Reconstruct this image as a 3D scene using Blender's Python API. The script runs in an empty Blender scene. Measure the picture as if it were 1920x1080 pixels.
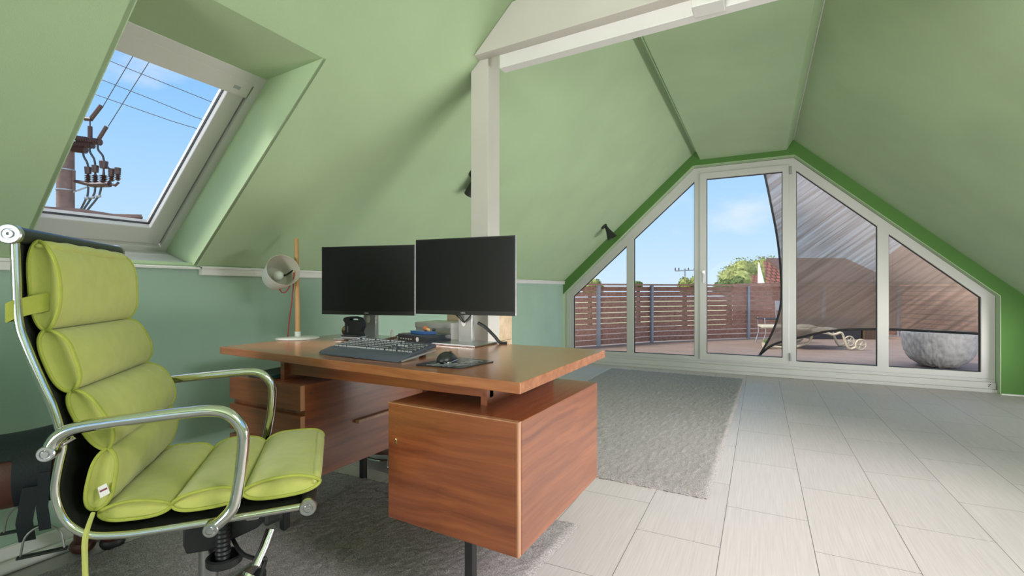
import bpy, bmesh, math, random
from mathutils import Vector, Matrix
from mathutils.geometry import tessellate_polygon

random.seed(7)
S = bpy.context.scene
C = bpy.context.collection
PI = math.pi
V = Vector

# ---------------------------------------------------------------- camera, world, lights
YAW = math.radians(27.195)
cam_d = bpy.data.cameras.new('camera'); cam = bpy.data.objects.new('camera', cam_d); C.objects.link(cam)
cam.location = (0, 0, 1.0)
cam.rotation_euler = (PI/2, 0, YAW)
cam_d.sensor_width = 36.0; cam_d.lens = 905.0/1920*36
cam_d.shift_y = 2.6/1920
cam_d.clip_start = 0.02; cam_d.clip_end = 400
S.camera = cam
S.view_settings.view_transform = 'Standard'; S.view_settings.look = 'None'
S.view_settings.gamma = 1; S.view_settings.use_curve_mapping = False
S.view_settings.exposure = 0.26

world = bpy.data.worlds.new('world'); S.world = world; world.use_nodes = True
wn = world.node_tree.nodes; wl = world.node_tree.links
for n in list(wn): wn.remove(n)
def WN(t, **k):
    n = wn.new(t)
    for a, b in k.items(): setattr(n, a, b)
    return n
tc = WN('ShaderNodeTexCoord'); sep = WN('ShaderNodeSeparateXYZ'); wl.new(tc.outputs['Generated'], sep.inputs[0])
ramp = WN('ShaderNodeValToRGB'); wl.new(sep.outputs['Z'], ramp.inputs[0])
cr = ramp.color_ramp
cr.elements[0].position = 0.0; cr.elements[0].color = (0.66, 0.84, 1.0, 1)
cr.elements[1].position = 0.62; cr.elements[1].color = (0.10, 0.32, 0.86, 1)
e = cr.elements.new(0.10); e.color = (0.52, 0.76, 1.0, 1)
e = cr.elements.new(0.86); e.color = (.85, .93, 1.0, 1)  # overhead sky paled, out of view, to brighten the skylight sill
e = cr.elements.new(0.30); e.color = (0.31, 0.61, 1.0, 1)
mp = WN('ShaderNodeMapping'); mp.inputs['Scale'].default_value = (2.2, 2.2, 5.0); wl.new(tc.outputs['Generated'], mp.inputs[0])
nz = WN('ShaderNodeTexNoise'); nz.inputs['Scale'].default_value = 1.7; nz.inputs['Detail'].default_value = 6
wl.new(mp.outputs[0], nz.inputs['Vector'])
r2 = WN('ShaderNodeValToRGB'); r2.color_ramp.elements[0].position = .58; r2.color_ramp.elements[1].position = .80
r2.color_ramp.elements[0].color = (0, 0, 0, 1); r2.color_ramp.elements[1].color = (.7, .7, .7, 1)
wl.new(nz.outputs['Fac'], r2.inputs[0])
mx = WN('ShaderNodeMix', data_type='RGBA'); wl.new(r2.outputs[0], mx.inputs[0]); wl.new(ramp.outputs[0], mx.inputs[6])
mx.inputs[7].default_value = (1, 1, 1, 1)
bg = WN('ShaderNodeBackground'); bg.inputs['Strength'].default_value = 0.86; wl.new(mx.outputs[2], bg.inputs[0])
wo = WN('ShaderNodeOutputWorld'); wl.new(bg.outputs[0], wo.inputs[0])

def light(name, kind, loc, rot, energy, color=(1, 1, 1), **k):
    d = bpy.data.lights.new(name, kind); d.energy = energy; d.color = color
    for a, b in k.items(): setattr(d, a, b)
    o = bpy.data.objects.new(name, d); C.objects.link(o); o.location = loc; o.rotation_euler = rot
    return o
def aim(o, tgt):
    o.rotation_euler = (V(tgt)-o.location).to_track_quat('-Z', 'Y').to_euler()
sun = light('sun', 'SUN', (0, 0, 10), (0, 0, 0), 4.0, (1, .95, .88), angle=math.radians(16)); sun.location = (-5, -4.2, 6.5); aim(sun, (0, 0, 0))
# fill lamps added outside invented openings: rear wall, right slope, right wall
a = light('fill_light_rear', 'AREA', (-2.4, -6.3, .30), (0, 0, 0), 1250, (1, .975, .95), shape='RECTANGLE', size=6, size_y=3.6); aim(a, (.9, 3, 2.0))
a = light('fill_light_right_roof', 'AREA', (4.6, .3, 4.4), (0, 0, 0), 600, (1, .975, .95), shape='RECTANGLE', size=3.2, size_y=3.2); aim(a, (.6, 2.4, .8))
a = light('fill_light_right_side', 'AREA', (3.5, 4.0, .10), (0, 0, 0), 190, (1, .975, .95), shape='RECTANGLE', size=3.2, size_y=.9); aim(a, (-1.2, 3.8, 1.6))
# portals guide the sky light through the two window openings in view
for nm, loc, tgt, sx, sy in (('portal_gable', (-.18, 6.5, 1.25), (-.18, 0, 1.25), 4.6, 2.6), ('portal_skylight', (-2.35, 1.02, 1.62), (0, 1.02, -.9), .9, 1.3)):
    a = light(nm, 'AREA', loc, (0, 0, 0), 1, shape='RECTANGLE', size=sx, size_y=sy); a.data.cycles.is_portal = True; aim(a, tgt)

# ---------------------------------------------------------------- materials
def nt(name):
    m = bpy.data.materials.new(name); m.use_nodes = True
    return m, m.node_tree.nodes, m.node_tree.links, m.node_tree.nodes['Principled BSDF']
def pbr(name, col, rough=.5, metal=0, var=.06, scale=8, bump=0, bscale=200, spec=.5, coat=0, sheen=0, stretch=(1, 1, 1), coords='Object'):
    m, n, l, b = nt(name)
    b.inputs['Roughness'].default_value = rough; b.inputs['Metallic'].default_value = metal
    b.inputs['Specular IOR Level'].default_value = spec
    b.inputs['Coat Weight'].default_value = coat; b.inputs['Coat Roughness'].default_value = .12
    b.inputs['Sheen Weight'].default_value = sheen
    t = n.new('ShaderNodeTexCoord'); mpg = n.new('ShaderNodeMapping'); l.new(t.outputs[coords], mpg.inputs[0]); mpg.inputs['Scale'].default_value = stretch
    z = n.new('ShaderNodeTexNoise'); z.inputs['Scale'].default_value = scale; z.inputs['Detail'].default_value = 4; l.new(mpg.outputs[0], z.inputs['Vector'])
    r = n.new('ShaderNodeValToRGB'); l.new(z.outputs['Fac'], r.inputs[0])
    r.color_ramp.elements[0].position = .3; r.color_ramp.elements[1].position = .7
    r.color_ramp.elements[0].color = tuple(c*(1-var) for c in col[:3])+(1,)
    r.color_ramp.elements[1].color = tuple(min(1, c*(1+var)) for c in col[:3])+(1,)
    l.new(r.outputs[0], b.inputs['Base Color'])
    if bump:
        z2 = n.new('ShaderNodeTexNoise'); z2.inputs['Scale'].default_value = bscale; z2.inputs['Detail'].default_value = 3; l.new(mpg.outputs[0], z2.inputs['Vector'])
        bp = n.new('ShaderNodeBump'); bp.inputs['Strength'].default_value = bump; bp.inputs['Distance'].default_value = .002
        l.new(z2.outputs['Fac'], bp.inputs['Height']); l.new(bp.outputs[0], b.inputs['Normal'])
    return m
def wood(name, dark, light_, axis, rough=.34, coat=.7, s=1.0, contrast=(.3, .7)):
    m, n, l, b = nt(name)
    sc = {'X': (1.3, 36, 36), 'Y': (36, 1.3, 36), 'Z': (36, 36, 1.3)}[axis]
    t = n.new('ShaderNodeTexCoord')
    w0 = n.new('ShaderNodeTexNoise'); w0.inputs['Scale'].default_value = 2.2; l.new(t.outputs['Object'], w0.inputs['Vector'])
    vm = n.new('ShaderNodeVectorMath'); vm.operation = 'MULTIPLY_ADD'; vm.inputs[1].default_value = (.05, .05, .05)
    l.new(w0.outputs['Color'], vm.inputs[0]); l.new(t.outputs['Object'], vm.inputs[2])
    mpg = n.new('ShaderNodeMapping'); mpg.inputs['Scale'].default_value = tuple(x*s for x in sc); l.new(vm.outputs[0], mpg.inputs[0])
    z = n.new('ShaderNodeTexNoise'); z.inputs['Scale'].default_value = 1.0; z.inputs['Detail'].default_value = 9; z.inputs['Roughness'].default_value = .62
    l.new(mpg.outputs[0], z.inputs['Vector'])
    r = n.new('ShaderNodeValToRGB'); l.new(z.outputs['Fac'], r.inputs[0])
    r.color_ramp.elements[0].position = contrast[0]; r.color_ramp.elements[1].position = contrast[1]
    r.color_ramp.elements[0].color = dark+(1,); r.color_ramp.elements[1].color = light_+(1,)
    l.new(r.outputs[0], b.inputs['Base Color'])
    b.inputs['Roughness'].default_value = rough; b.inputs['Coat Weight'].default_value = coat; b.inputs['Coat Roughness'].default_value = .26; b.inputs['Coat IOR'].default_value = 1.75 if coat > .3 else 1.5
    bp = n.new('ShaderNodeBump'); bp.inputs['Strength'].default_value = .06; bp.inputs['Distance'].default_value = .002
    l.new(z.outputs['Fac'], bp.inputs['Height']); l.new(bp.outputs[0], b.inputs['Normal'])
    return m
def floor_mat():
    m, n, l, b = nt('floor_laminate')
    t = n.new('ShaderNodeTexCoord'); sp = n.new('ShaderNodeSeparateXYZ'); l.new(t.outputs['Object'], sp.inputs[0])
    def M(op, a, bb=None, c=None):
        x = n.new('ShaderNodeMath'); x.operation = op
        for i, q in enumerate((a, bb, c)):
            if q is None: continue
            if hasattr(q, 'is_linked') or hasattr(q, 'links'): l.new(q, x.inputs[i])
            else: x.inputs[i].default_value = q
        return x.outputs[0]
    u = M('DIVIDE', M('SUBTRACT', sp.outputs['X'], .185), .322)
    row = M('FLOOR', u)
    v = M('DIVIDE', M('SUBTRACT', M('SUBTRACT', sp.outputs['Y'], 2.166), M('MULTIPLY', row, .405)), .675)
    fu = M('ABSOLUTE', M('SUBTRACT', M('FRACT', M('ADD', u, .5)), .5)); fv = M('ABSOLUTE', M('SUBTRACT', M('FRACT', M('ADD', v, .5)), .5))
    line = M('MAXIMUM', M('LESS_THAN', fu, .0040), M('LESS_THAN', fv, .0019))
    cell = M('ADD', M('MULTIPLY', row, 7.13), M('MULTIPLY', M('FLOOR', v), 3.71))
    wnz = n.new('ShaderNodeTexWhiteNoise'); wnz.noise_dimensions = '1D'; l.new(cell, wnz.inputs['W'])
    mpg = n.new('ShaderNodeMapping'); mpg.inputs['Scale'].default_value = (160, 4, 1); l.new(t.outputs['Object'], mpg.inputs[0])
    z = n.new('ShaderNodeTexNoise'); z.inputs['Scale'].default_value = 1; z.inputs['Detail'].default_value = 5; l.new(mpg.outputs[0], z.inputs['Vector'])
    r = n.new('ShaderNodeValToRGB'); r.color_ramp.elements[0].position = .3; r.color_ramp.elements[1].position = .75
    r.color_ramp.elements[0].color = (.53, .47, .46, 1); r.color_ramp.elements[1].color = (.62, .555, .545, 1); l.new(z.outputs['Fac'], r.inputs[0])
    hs = n.new('ShaderNodeHueSaturation'); l.new(r.outputs[0], hs.inputs['Color']); l.new(M('ADD', M('MULTIPLY', wnz.outputs['Value'], .06), .97), hs.inputs['Value'])
    mixn = n.new('ShaderNodeMix'); mixn.data_type = 'RGBA'; l.new(line, mixn.inputs[0]); l.new(hs.outputs[0], mixn.inputs[6]); mixn.inputs[7].default_value = (.16, .14, .13, 1)
    l.new(mixn.outputs[2], b.inputs['Base Color'])
    b.inputs['Roughness'].default_value = .42; b.inputs['Specular IOR Level'].default_value = .22
    bp = n.new('ShaderNodeBump'); bp.inputs['Strength'].default_value = .12; bp.inputs['Distance'].default_value = .001
    l.new(z.outputs['Fac'], bp.inputs['Height']); l.new(bp.outputs[0], b.inputs['Normal'])
    return m
def glass_mat(name, tint=(1, 1, 1), spec=.10):
    m = bpy.data.materials.new(name); m.use_nodes = True; n = m.node_tree.nodes; l = m.node_tree.links
    for q in list(n): n.remove(q)
    o = n.new('ShaderNodeOutputMaterial'); mixs = n.new('ShaderNodeMixShader'); t = n.new('ShaderNodeBsdfTransparent'); g = n.new('ShaderNodeBsdfGlossy')
    t.inputs[0].default_value = tint+(1,); g.inputs['Roughness'].default_value = .02; fr = n.new('ShaderNodeFresnel'); fr.inputs[0].default_value = 1.2
    mu = n.new('ShaderNodeMath'); mu.operation = 'MULTIPLY'; mu.inputs[1].default_value = .14; l.new(fr.outputs[0], mu.inputs[0])
    l.new(mu.outputs[0], mixs.inputs[0]); l.new(t.outputs[0], mixs.inputs[1]); l.new(g.outputs[0], mixs.inputs[2]); l.new(mixs.outputs[0], o.inputs[0])
    return m
def wall_mat(name, col, var=.05):
    return pbr(name, col, .75, var=var, scale=2.2, bump=.35, bscale=260, spec=.25)

M = {}
M['slope'] = wall_mat('sage_green_paint', (.455, .585, .365))
M['knee'] = wall_mat('grey_green_paint', (.385, .53, .43))
M['gable'] = wall_mat('leaf_green_paint', (.105, .235, .06))
M['white'] = pbr('white_paint', (.76, .74, .72), .45, var=.03, scale=3)
M['cream'] = pbr('cream_beam_paint', (.60, .565, .52), .5, var=.04, scale=3)
M['frame'] = pbr('window_frame_white', (.63, .61, .59), .35, var=.02, scale=3)
M['seal'] = pbr('black_rubber', (.015, .015, .015), .5)
M['floor'] = floor_mat()
M['glass'] = glass_mat('window_glass')
M['carpet'] = pbr('grey_carpet', (.35, .315, .31), .95, var=.55, scale=230, bump=1.0, bscale=420, spec=.1, sheen=.15)
M['carpet_edge'] = pbr('dark_carpet_edge', (.10, .09, .075), .95, var=.4, scale=200, bump=1, bscale=300)
WD, WL = (.15, .030, .008), (.34, .092, .026)
M['wood_x'] = wood('walnut_grain_across', WD, WL, 'X')
M['wood_y'] = wood('walnut_grain_deep', WD, WL, 'Y')
M['wood_top'] = wood('walnut_desktop', (.27, .085, .032), (.47, .175, .075), 'X', rough=.22, coat=.6)
M['wood_dark'] = wood('walnut_dark', (.06, .014, .008), (.13, .035, .018), 'X')
M['wood_edge'] = wood('walnut_lipping', (.36, .15, .07), (.55, .26, .14), 'Z')
M['pine'] = wood('pine_board', (.52, .36, .22), (.74, .57, .40), 'X', rough=.6, coat=0, s=.5)
M['pole_wood'] = wood('oak_pole', (.55, .30, .11), (.70, .43, .20), 'Z', rough=.5, coat=0)
M['lime'] = pbr('lime_cotton', (.53, .54, .15), .85, var=.05, scale=30, bump=.5, bscale=700, spec=.15, sheen=.3)
M['lime_dark'] = pbr('lime_cotton_piping', (.42, .45, .09), .85, var=.06, scale=40, bump=.4, bscale=700, spec=.1)
M['sling'] = pbr('black_mesh_sling', (.018, .02, .014), .6, var=.2, scale=60, bump=.6, bscale=900)
M['chrome'] = pbr('polished_chrome', (.78, .77, .75), .09, metal=1, var=.02)
M['steel'] = pbr('brushed_steel', (.55, .55, .56), .28, metal=1, var=.04, scale=30)
M['black'] = pbr('black_plastic', (.018, .019, .02), .4, var=.1)
M['screen'] = pbr('monitor_screen', (.010, .010, .011), .30, var=.05, spec=.3)
M['bezel'] = pbr('monitor_bezel', (.012, .012, .012), .35, var=.05)
M['silver'] = pbr('silver_plastic', (.50, .50, .50), .35, metal=.55, var=.03)
M['keys'] = pbr('dark_grey_keys', (.06, .065, .075), .5, var=.1)
M['keylight'] = pbr('key_legend_edge', (.32, .33, .34), .5)
M['kb'] = pbr('slate_keyboard_case', (.075, .085, .115), .45, var=.05)
M['pad'] = pbr('mousepad_black', (.022, .024, .028), .18, var=.1)
M['blue'] = pbr('blue_case', (.02, .09, .28), .35)
M['pc'] = pbr('navy_black_case', (.014, .02, .028), .4)
M['lampwhite'] = pbr('white_enamel', (.78, .77, .74), .4, var=.01)
M['lampin'] = pbr('lamp_shade_inner', (.60, .58, .50), .6, var=.01)
M['bulb'] = pbr('frosted_bulb', (.80, .80, .76), .3, var=.01)
M['red'] = pbr('red_cable', (.38, .02, .03), .5)
M['brass'] = pbr('brass', (.65, .48, .22), .3, metal=1)
M['brown'] = pbr('brown_plastic', (.11, .05, .03), .45)
M['tan'] = pbr('tan_plastic', (.30, .23, .14), .45)
M['ochre'] = pbr('orange_wood_ball', (.42, .13, .04), .35)
M['navy'] = pbr('navy_leather', (.006, .012, .016), .6, bump=.4, bscale=150)
M['teal'] = pbr('teal_plastic', (.02, .075, .08), .4)
M['label'] = pbr('white_label', (.78, .76, .74), .7)
M['ink'] = pbr('label_ink', (.25, .05, .08), .7)
M['logo'] = pbr('logo_silver', (.45, .45, .45), .4)
M['greybox'] = pbr('white_cardboard', (.60, .59, .56), .7, var=.02)
M['shoe'] = pbr('brown_leather', (.12, .04, .028), .45, bump=.3)
M['deckwood'] = wood('deck_boards', (.13, .09, .07), (.38, .29, .24), 'X', rough=.6, coat=0, s=1.2)
M['fence'] = wood('fence_boards', (.27, .125, .085), (.50, .27, .19), 'X', rough=.6, coat=0, s=.6)
M['galv'] = pbr('galvanised_post', (.36, .38, .42), .5, metal=.3)
M['hem'] = pbr('sail_hem', (.035, .032, .03), .8)
M['stone'] = pbr('rough_stone', (.40, .39, .38), .9, var=.18, scale=14, bump=0)
M['lounger'] = pbr('beige_resin', (.58, .52, .38), .5)
M['anth'] = pbr('anthracite_planter', (.035, .036, .04), .6)
M['brownbox'] = wood('brown_stained_box', (.07, .045, .03), (.13, .09, .06), 'Z', coat=0)
M['leaf'] = pbr('tree_leaves', (.13, .19, .05), .8, var=.6, scale=3)
M['leaf2'] = pbr('tree_leaves_yellow', (.28, .31, .09), .8, var=.5, scale=2)
M['trunk'] = pbr('tree_bark', (.10, .07, .05), .9)
M['polebrown'] = pbr('brown_utility_pole', (.19, .12, .105), .8, var=.25, scale=4)
M['insul'] = pbr('brown_insulator', (.07, .035, .032), .45)
M['cable'] = pbr('grey_power_cable', (.05, .05, .055), .6)
M['wallpale'] = pbr('pale_render', (.70, .69, .66), .8)
M['darkroof'] = pbr('dark_roof', (.13, .075, .06), .8, var=.15)
M['lawn'] = pbr('grass_ground', (.42, .40, .22), .95, var=.25, scale=.8)

# roof tiles (procedural brick)
m, n, l, b = nt('red_roof_tiles')
t = n.new('ShaderNodeTexCoord'); br = n.new('ShaderNodeTexBrick'); br.inputs['Scale'].default_value = 1
br.inputs['Color1'].default_value = (.36, .13, .08, 1); br.inputs['Color2'].default_value = (.24, .09, .06, 1); br.inputs['Mortar'].default_value = (.07, .035, .03, 1)
br.inputs['Brick Width'].default_value = .33; br.inputs['Row Height'].default_value = .38; br.inputs['Mortar Size'].default_value = .045
l.new(t.outputs['UV'], br.inputs['Vector']); l.new(br.outputs[0], b.inputs['Base Color']); b.inputs['Roughness'].default_value = .8
M['tiles'] = m
# shade sail: woven, half see-through mesh with slanted streaks
m = bpy.data.materials.new('shade_sail_mesh'); m.use_nodes = True; n = m.node_tree.nodes; l = m.node_tree.links
for q in list(n): n.remove(q)
t = n.new('ShaderNodeTexCoord'); mpg = n.new('ShaderNodeMapping'); l.new(t.outputs['Object'], mpg.inputs[0]); mpg.inputs['Rotation'].default_value = (0, math.radians(-38), 0); mpg.vector_type = 'TEXTURE'; mpg.inputs['Scale'].default_value = (1.4, .5, .045)
z = n.new('ShaderNodeTexNoise'); z.inputs['Scale'].default_value = 1.6; z.inputs['Detail'].default_value = 6; l.new(mpg.outputs[0], z.inputs['Vector'])
rr = n.new('ShaderNodeValToRGB'); rr.color_ramp.elements[0].position = .32; rr.color_ramp.elements[1].position = .72; rr.color_ramp.elements[0].color = (.29, .21, .16, 1); rr.color_ramp.elements[1].color = (.50, .38, .295, 1)
l.new(z.outputs['Fac'], rr.inputs[0])
df = n.new('ShaderNodeBsdfDiffuse'); tl = n.new('ShaderNodeBsdfTranslucent'); tr = n.new('ShaderNodeBsdfTransparent'); l.new(rr.outputs[0], df.inputs[0]); l.new(rr.outputs[0], tl.inputs[0])
m1 = n.new('ShaderNodeMixShader'); m1.inputs[0].default_value = .5; l.new(df.outputs[0], m1.inputs[1]); l.new(tl.outputs[0], m1.inputs[2])
m2 = n.new('ShaderNodeMixShader'); mr = n.new('ShaderNodeMapRange'); mr.inputs[1].default_value = .3; mr.inputs[2].default_value = .7; mr.inputs[3].default_value = .08; mr.inputs[4].default_value = .34
l.new(z.outputs['Fac'], mr.inputs[0]); l.new(mr.outputs[0], m2.inputs[0]); l.new(m1.outputs[0], m2.inputs[1]); l.new(tr.outputs[0], m2.inputs[2])
o = n.new('ShaderNodeOutputMaterial'); l.new(m2.outputs[0], o.inputs[0]); M['sail'] = m

# ---------------------------------------------------------------- geometry helpers
class B:
    def __init__(s): s.v = []; s.f = []
    def add(s, vs, fs):
        k = len(s.v); s.v += [tuple(x) for x in vs]; s.f += [tuple(i+k for i in f) for f in fs]; return s
    def box(s, a, b_, mat=None):
        x0, y0, z0 = a; x1, y1, z1 = b_
        vs = [V(p) for p in ((x0, y0, z0), (x1, y0, z0), (x1, y1, z0), (x0, y1, z0), (x0, y0, z1), (x1, y0, z1), (x1, y1, z1), (x0, y1, z1))]
        if mat is not None: vs = [mat @ p for p in vs]
        return s.add(vs, [(0, 3, 2, 1), (4, 5, 6, 7), (0, 1, 5, 4), (1, 2, 6, 5), (2, 3, 7, 6), (3, 0, 4, 7)])
    def hexa(s, q, e):  # 4 corner points q extruded by vector e
        vs = [V(p) for p in q]+[V(p)+V(e) for p in q]
        return s.add(vs, [(0, 3, 2, 1), (4, 5, 6, 7), (0, 1, 5, 4), (1, 2, 6, 5), (2, 3, 7, 6), (3, 0, 4, 7)])
    def prism(s, q, e):
        k = len(q); vs = [V(p) for p in q]+[V(p)+V(e) for p in q]
        return s.add(vs, [tuple(range(k))[::-1], tuple(range(k, 2*k))]+[(i, (i+1) % k, k+(i+1) % k, k+i) for i in range(k)])
    def tube(s, pts, r, seg=10, closed=False, caps=True):
        pts = [V(p) for p in pts]; k = len(pts); rs = r if isinstance(r, (list, tuple)) else [r]*k
        def tan(i):
            if closed: return (pts[(i+1) % k]-pts[i-1]).normalized()
            a_ = pts[max(i-1, 0)]; b_ = pts[min(i+1, k-1)]; return (b_-a_).normalized()
        t0 = tan(0); up = V((0, 0, 1)) if abs(t0.z) < .9 else V((1, 0, 0)); nrm = t0.cross(up).normalized(); vs = []
        for i in range(k):
            t_ = tan(i); nrm = (nrm-t_*nrm.dot(t_)).normalized(); bn = t_.cross(nrm)
            for j in range(seg):
                a_ = 2*PI*j/seg; vs.append(pts[i]+(nrm*math.cos(a_)+bn*math.sin(a_))*rs[i])
        fs = []
        for i in range(k if closed else k-1):
            for j in range(seg):
                a0 = i*seg+j; a1 = i*seg+(j+1) % seg; b0 = ((i+1) % k)*seg+j; b1 = ((i+1) % k)*seg+(j+1) % seg
                fs.append((a0, a1, b1, b0))
        if caps and not closed: fs += [tuple(range(seg))[::-1], tuple(range((k-1)*seg, k*seg))]
        return s.add(vs, fs)
    def lathe(s, prof, seg=32, mat=Matrix.Identity(4)):
        vs = []; k = len(prof)
        for r, z_ in prof:
            for j in range(seg):
                a_ = 2*PI*j/seg; vs.append(mat @ V((r*math.cos(a_), r*math.sin(a_), z_)))
        fs = [(i*seg+j, i*seg+(j+1) % seg, (i+1)*seg+(j+1) % seg, (i+1)*seg+j) for i in range(k-1) for j in range(seg)]
        fs += [tuple(range(seg))[::-1], tuple(range((k-1)*seg, k*seg))]
        return s.add(vs, fs)
    def grid(s, fn, nu, nv, flip=False):
        vs = [fn(i/nu, j/nv) for i in range(nu+1) for j in range(nv+1)]
        fs = [(i*(nv+1)+j, (i+1)*(nv+1)+j, (i+1)*(nv+1)+j+1, i*(nv+1)+j+1) for i in range(nu) for j in range(nv)]
        if flip: fs = [f[::-1] for f in fs]
        return s.add(vs, fs)
    def loft(s, rings, cap=True, closed=True):
        k = len(rings[0]); vs = [p for r in rings for p in r]; m_ = len(rings)
        fs = [(i*k+j, i*k+(j+1) % k, (i+1)*k+(j+1) % k, (i+1)*k+j) for i in range(m_-1) for j in range(k if closed else k-1)]
        if cap: fs += [tuple(range(k))[::-1], tuple(range((m_-1)*k, m_*k))]
        return s.add(vs, fs)
    def ball(s, c, r, seg=16, rings=10, sq=(1, 1, 1)):
        c = V(c); pr = [(math.sin(PI*i/rings), -math.cos(PI*i/rings)) for i in range(rings+1)]
        return s.lathe([(max(a_, .001)*r, b_*r) for a_, b_ in pr], seg, Matrix.Translation(c) @ Matrix.Diagonal((sq[0], sq[1], sq[2], 1)))
    def plate(s, outer, holes, fn, e):  # 2-D outline with holes, mapped by fn, extruded by e
        loops = [[V((p[0], p[1], 0)) for p in outer]]+[[V((p[0], p[1], 0)) for p in h] for h in holes]
        tris = tessellate_polygon(loops); flat = [p for lp in loops for p in lp]
        vs = [V(fn(p.x, p.y)) for p in flat]; k = len(vs); vs2 = [p+V(e) for p in vs]
        fs = [tuple(t_) for t_ in tris]+[tuple(i+k for i in t_[::-1]) for t_ in tris]; o_ = 0
        for lp in loops:
            q = len(lp); fs += [(o_+i, o_+(i+1) % q, k+o_+(i+1) % q, k+o_+i) for i in range(q)]; o_ += q
        return s.add(vs+vs2, fs)

def empty(name, loc, label, cat, group=None, kind=None):
    o = bpy.data.objects.new(name, None); C.objects.link(o); o.location = loc; o.empty_display_size = .05
    tagit(o, label, cat, group, kind); bpy.context.view_layer.update()
    return o
def tagit(o, label=None, cat=None, group=None, kind=None):
    if label: o['label'] = label
    if cat: o['category'] = cat
    if group: o['group'] = group
    if kind: o['kind'] = kind
    return o
WM = {}
def wpos(o): return WM.get(o.name, V(o.location))
def obj(name, b_, mat, parent=None, smooth=False, bevel=0, label=None, cat=None, group=None, kind=None, angle=40, subd=0, merge=False):
    me = bpy.data.meshes.new(name); me.from_pydata([tuple(p) for p in b_.v], [], b_.f); me.update()
    bm = bmesh.new(); bm.from_mesh(me)
    if merge: bmesh.ops.remove_doubles(bm, verts=bm.verts, dist=1e-5)
    bmesh.ops.recalc_face_normals(bm, faces=bm.faces); bm.to_mesh(me); bm.free()
    mats = mat if isinstance(mat, (list, tuple)) else [mat]
    for q in mats: me.materials.append(M[q] if isinstance(q, str) else q)
    o = bpy.data.objects.new(name, me); C.objects.link(o)
    if parent is not None:
        o.parent = parent; o.matrix_parent_inverse = Matrix.Translation(-wpos(parent))
        WM[o.name] = V((0, 0, 0))
    else:
        # origin at the base centre of the object
        xs = [p[0] for p in b_.v]; ys = [p[1] for p in b_.v]; zs = [p[2] for p in b_.v]
        if kind != 'structure' and xs:
            c = V(((min(xs)+max(xs))/2, (min(ys)+max(ys))/2, min(zs))); me.transform(Matrix.Translation(-c)); o.location = c; WM[o.name] = c
    if bevel:
        md = o.modifiers.new('bevel', 'BEVEL'); md.width = bevel; md.segments = 2; md.limit_method = 'ANGLE'; md.angle_limit = math.radians(35)
    if subd:
        md = o.modifiers.new('subd', 'SUBSURF'); md.levels = subd; md.render_levels = subd
    if smooth:
        for p in me.polygons: p.use_smooth = True
        if angle < 180:
            try: me.set_sharp_from_angle(angle=math.radians(angle))
            except Exception: pass
    tagit(o, label, cat, group, kind)
    return o
def text(name, body, size, loc, xdir, up, mat, parent, extrude=.0004):
    cu = bpy.data.curves.new(name, 'FONT'); cu.body = body; cu.size = size; cu.extrude = extrude; cu.align_x = 'CENTER'; cu.align_y = 'CENTER'
    cu.materials.append(M[mat]); o = bpy.data.objects.new(name, cu); C.objects.link(o)
    x = V(xdir).normalized(); z_ = x.cross(V(up)).normalized(); y = z_.cross(x)
    mt = Matrix((x, y, z_)).transposed().to_4x4(); mt.translation = V(loc)
    bpy.context.view_layer.update()
    me = bpy.data.meshes.new_from_object(o); bpy.data.objects.remove(o); me.transform(mt)
    o = bpy.data.objects.new(name, me); C.objects.link(o); o.parent = parent; o.matrix_parent_inverse = Matrix.Translation(-wpos(parent))
    return o
def smoothpath(pts, n_=8, closed=False):
    pts = [V(p) for p in pts]; out = []; k = len(pts)
    for i in range(k if closed else k-1):
        p0 = pts[(i-1) % k] if closed else pts[max(i-1, 0)]; p1 = pts[i]; p2 = pts[(i+1) % k]; p3 = pts[(i+2) % k] if closed else pts[min(i+2, k-1)]
        for j in range(n_):
            t_ = j/n_; out.append(.5*((2*p1)+(p2-p0)*t_+(2*p0-5*p1+4*p2-p3)*t_*t_+(-p0+3*p1-3*p2+p3)*t_**3))
    if not closed: out.append(pts[-1])
    return out
def inset_poly(poly, d):  # inward offset of a convex polygon given as (x,z) in clockwise or ccw order
    k = len(poly); area = sum(poly[i][0]*poly[(i+1) % k][1]-poly[(i+1) % k][0]*poly[i][1] for i in range(k)); sg = 1 if area > 0 else -1; out = []
    for i in range(k):
        p0 = V(poly[i-1]).to_2d(); p1 = V(poly[i]).to_2d(); p2 = V(poly[(i+1) % k]).to_2d()
        d1 = (p1-p0).normalized(); d2 = (p2-p1).normalized(); n1 = V((-d1.y, d1.x))*sg; n2 = V((-d2.y, d2.x))*sg
        bis = (n1+n2); bis = bis/bis.length_squared*2; out.append(tuple(p1+bis*d))
    return out

# ================================================================ ROOM SHELL
YG = 6.2; YB = -2.6; SL = .916
def zL(x): return 1.10+SL*(x+2.4)      # left roof slope
def zR(x): return 2.664-.919*(x-.327)  # right roof slope
XR = 2.45
obj('floor', B().box((-2.5, YB, -.08), (XR+.1, 6.44, 0)), 'floor', kind='structure')
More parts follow.
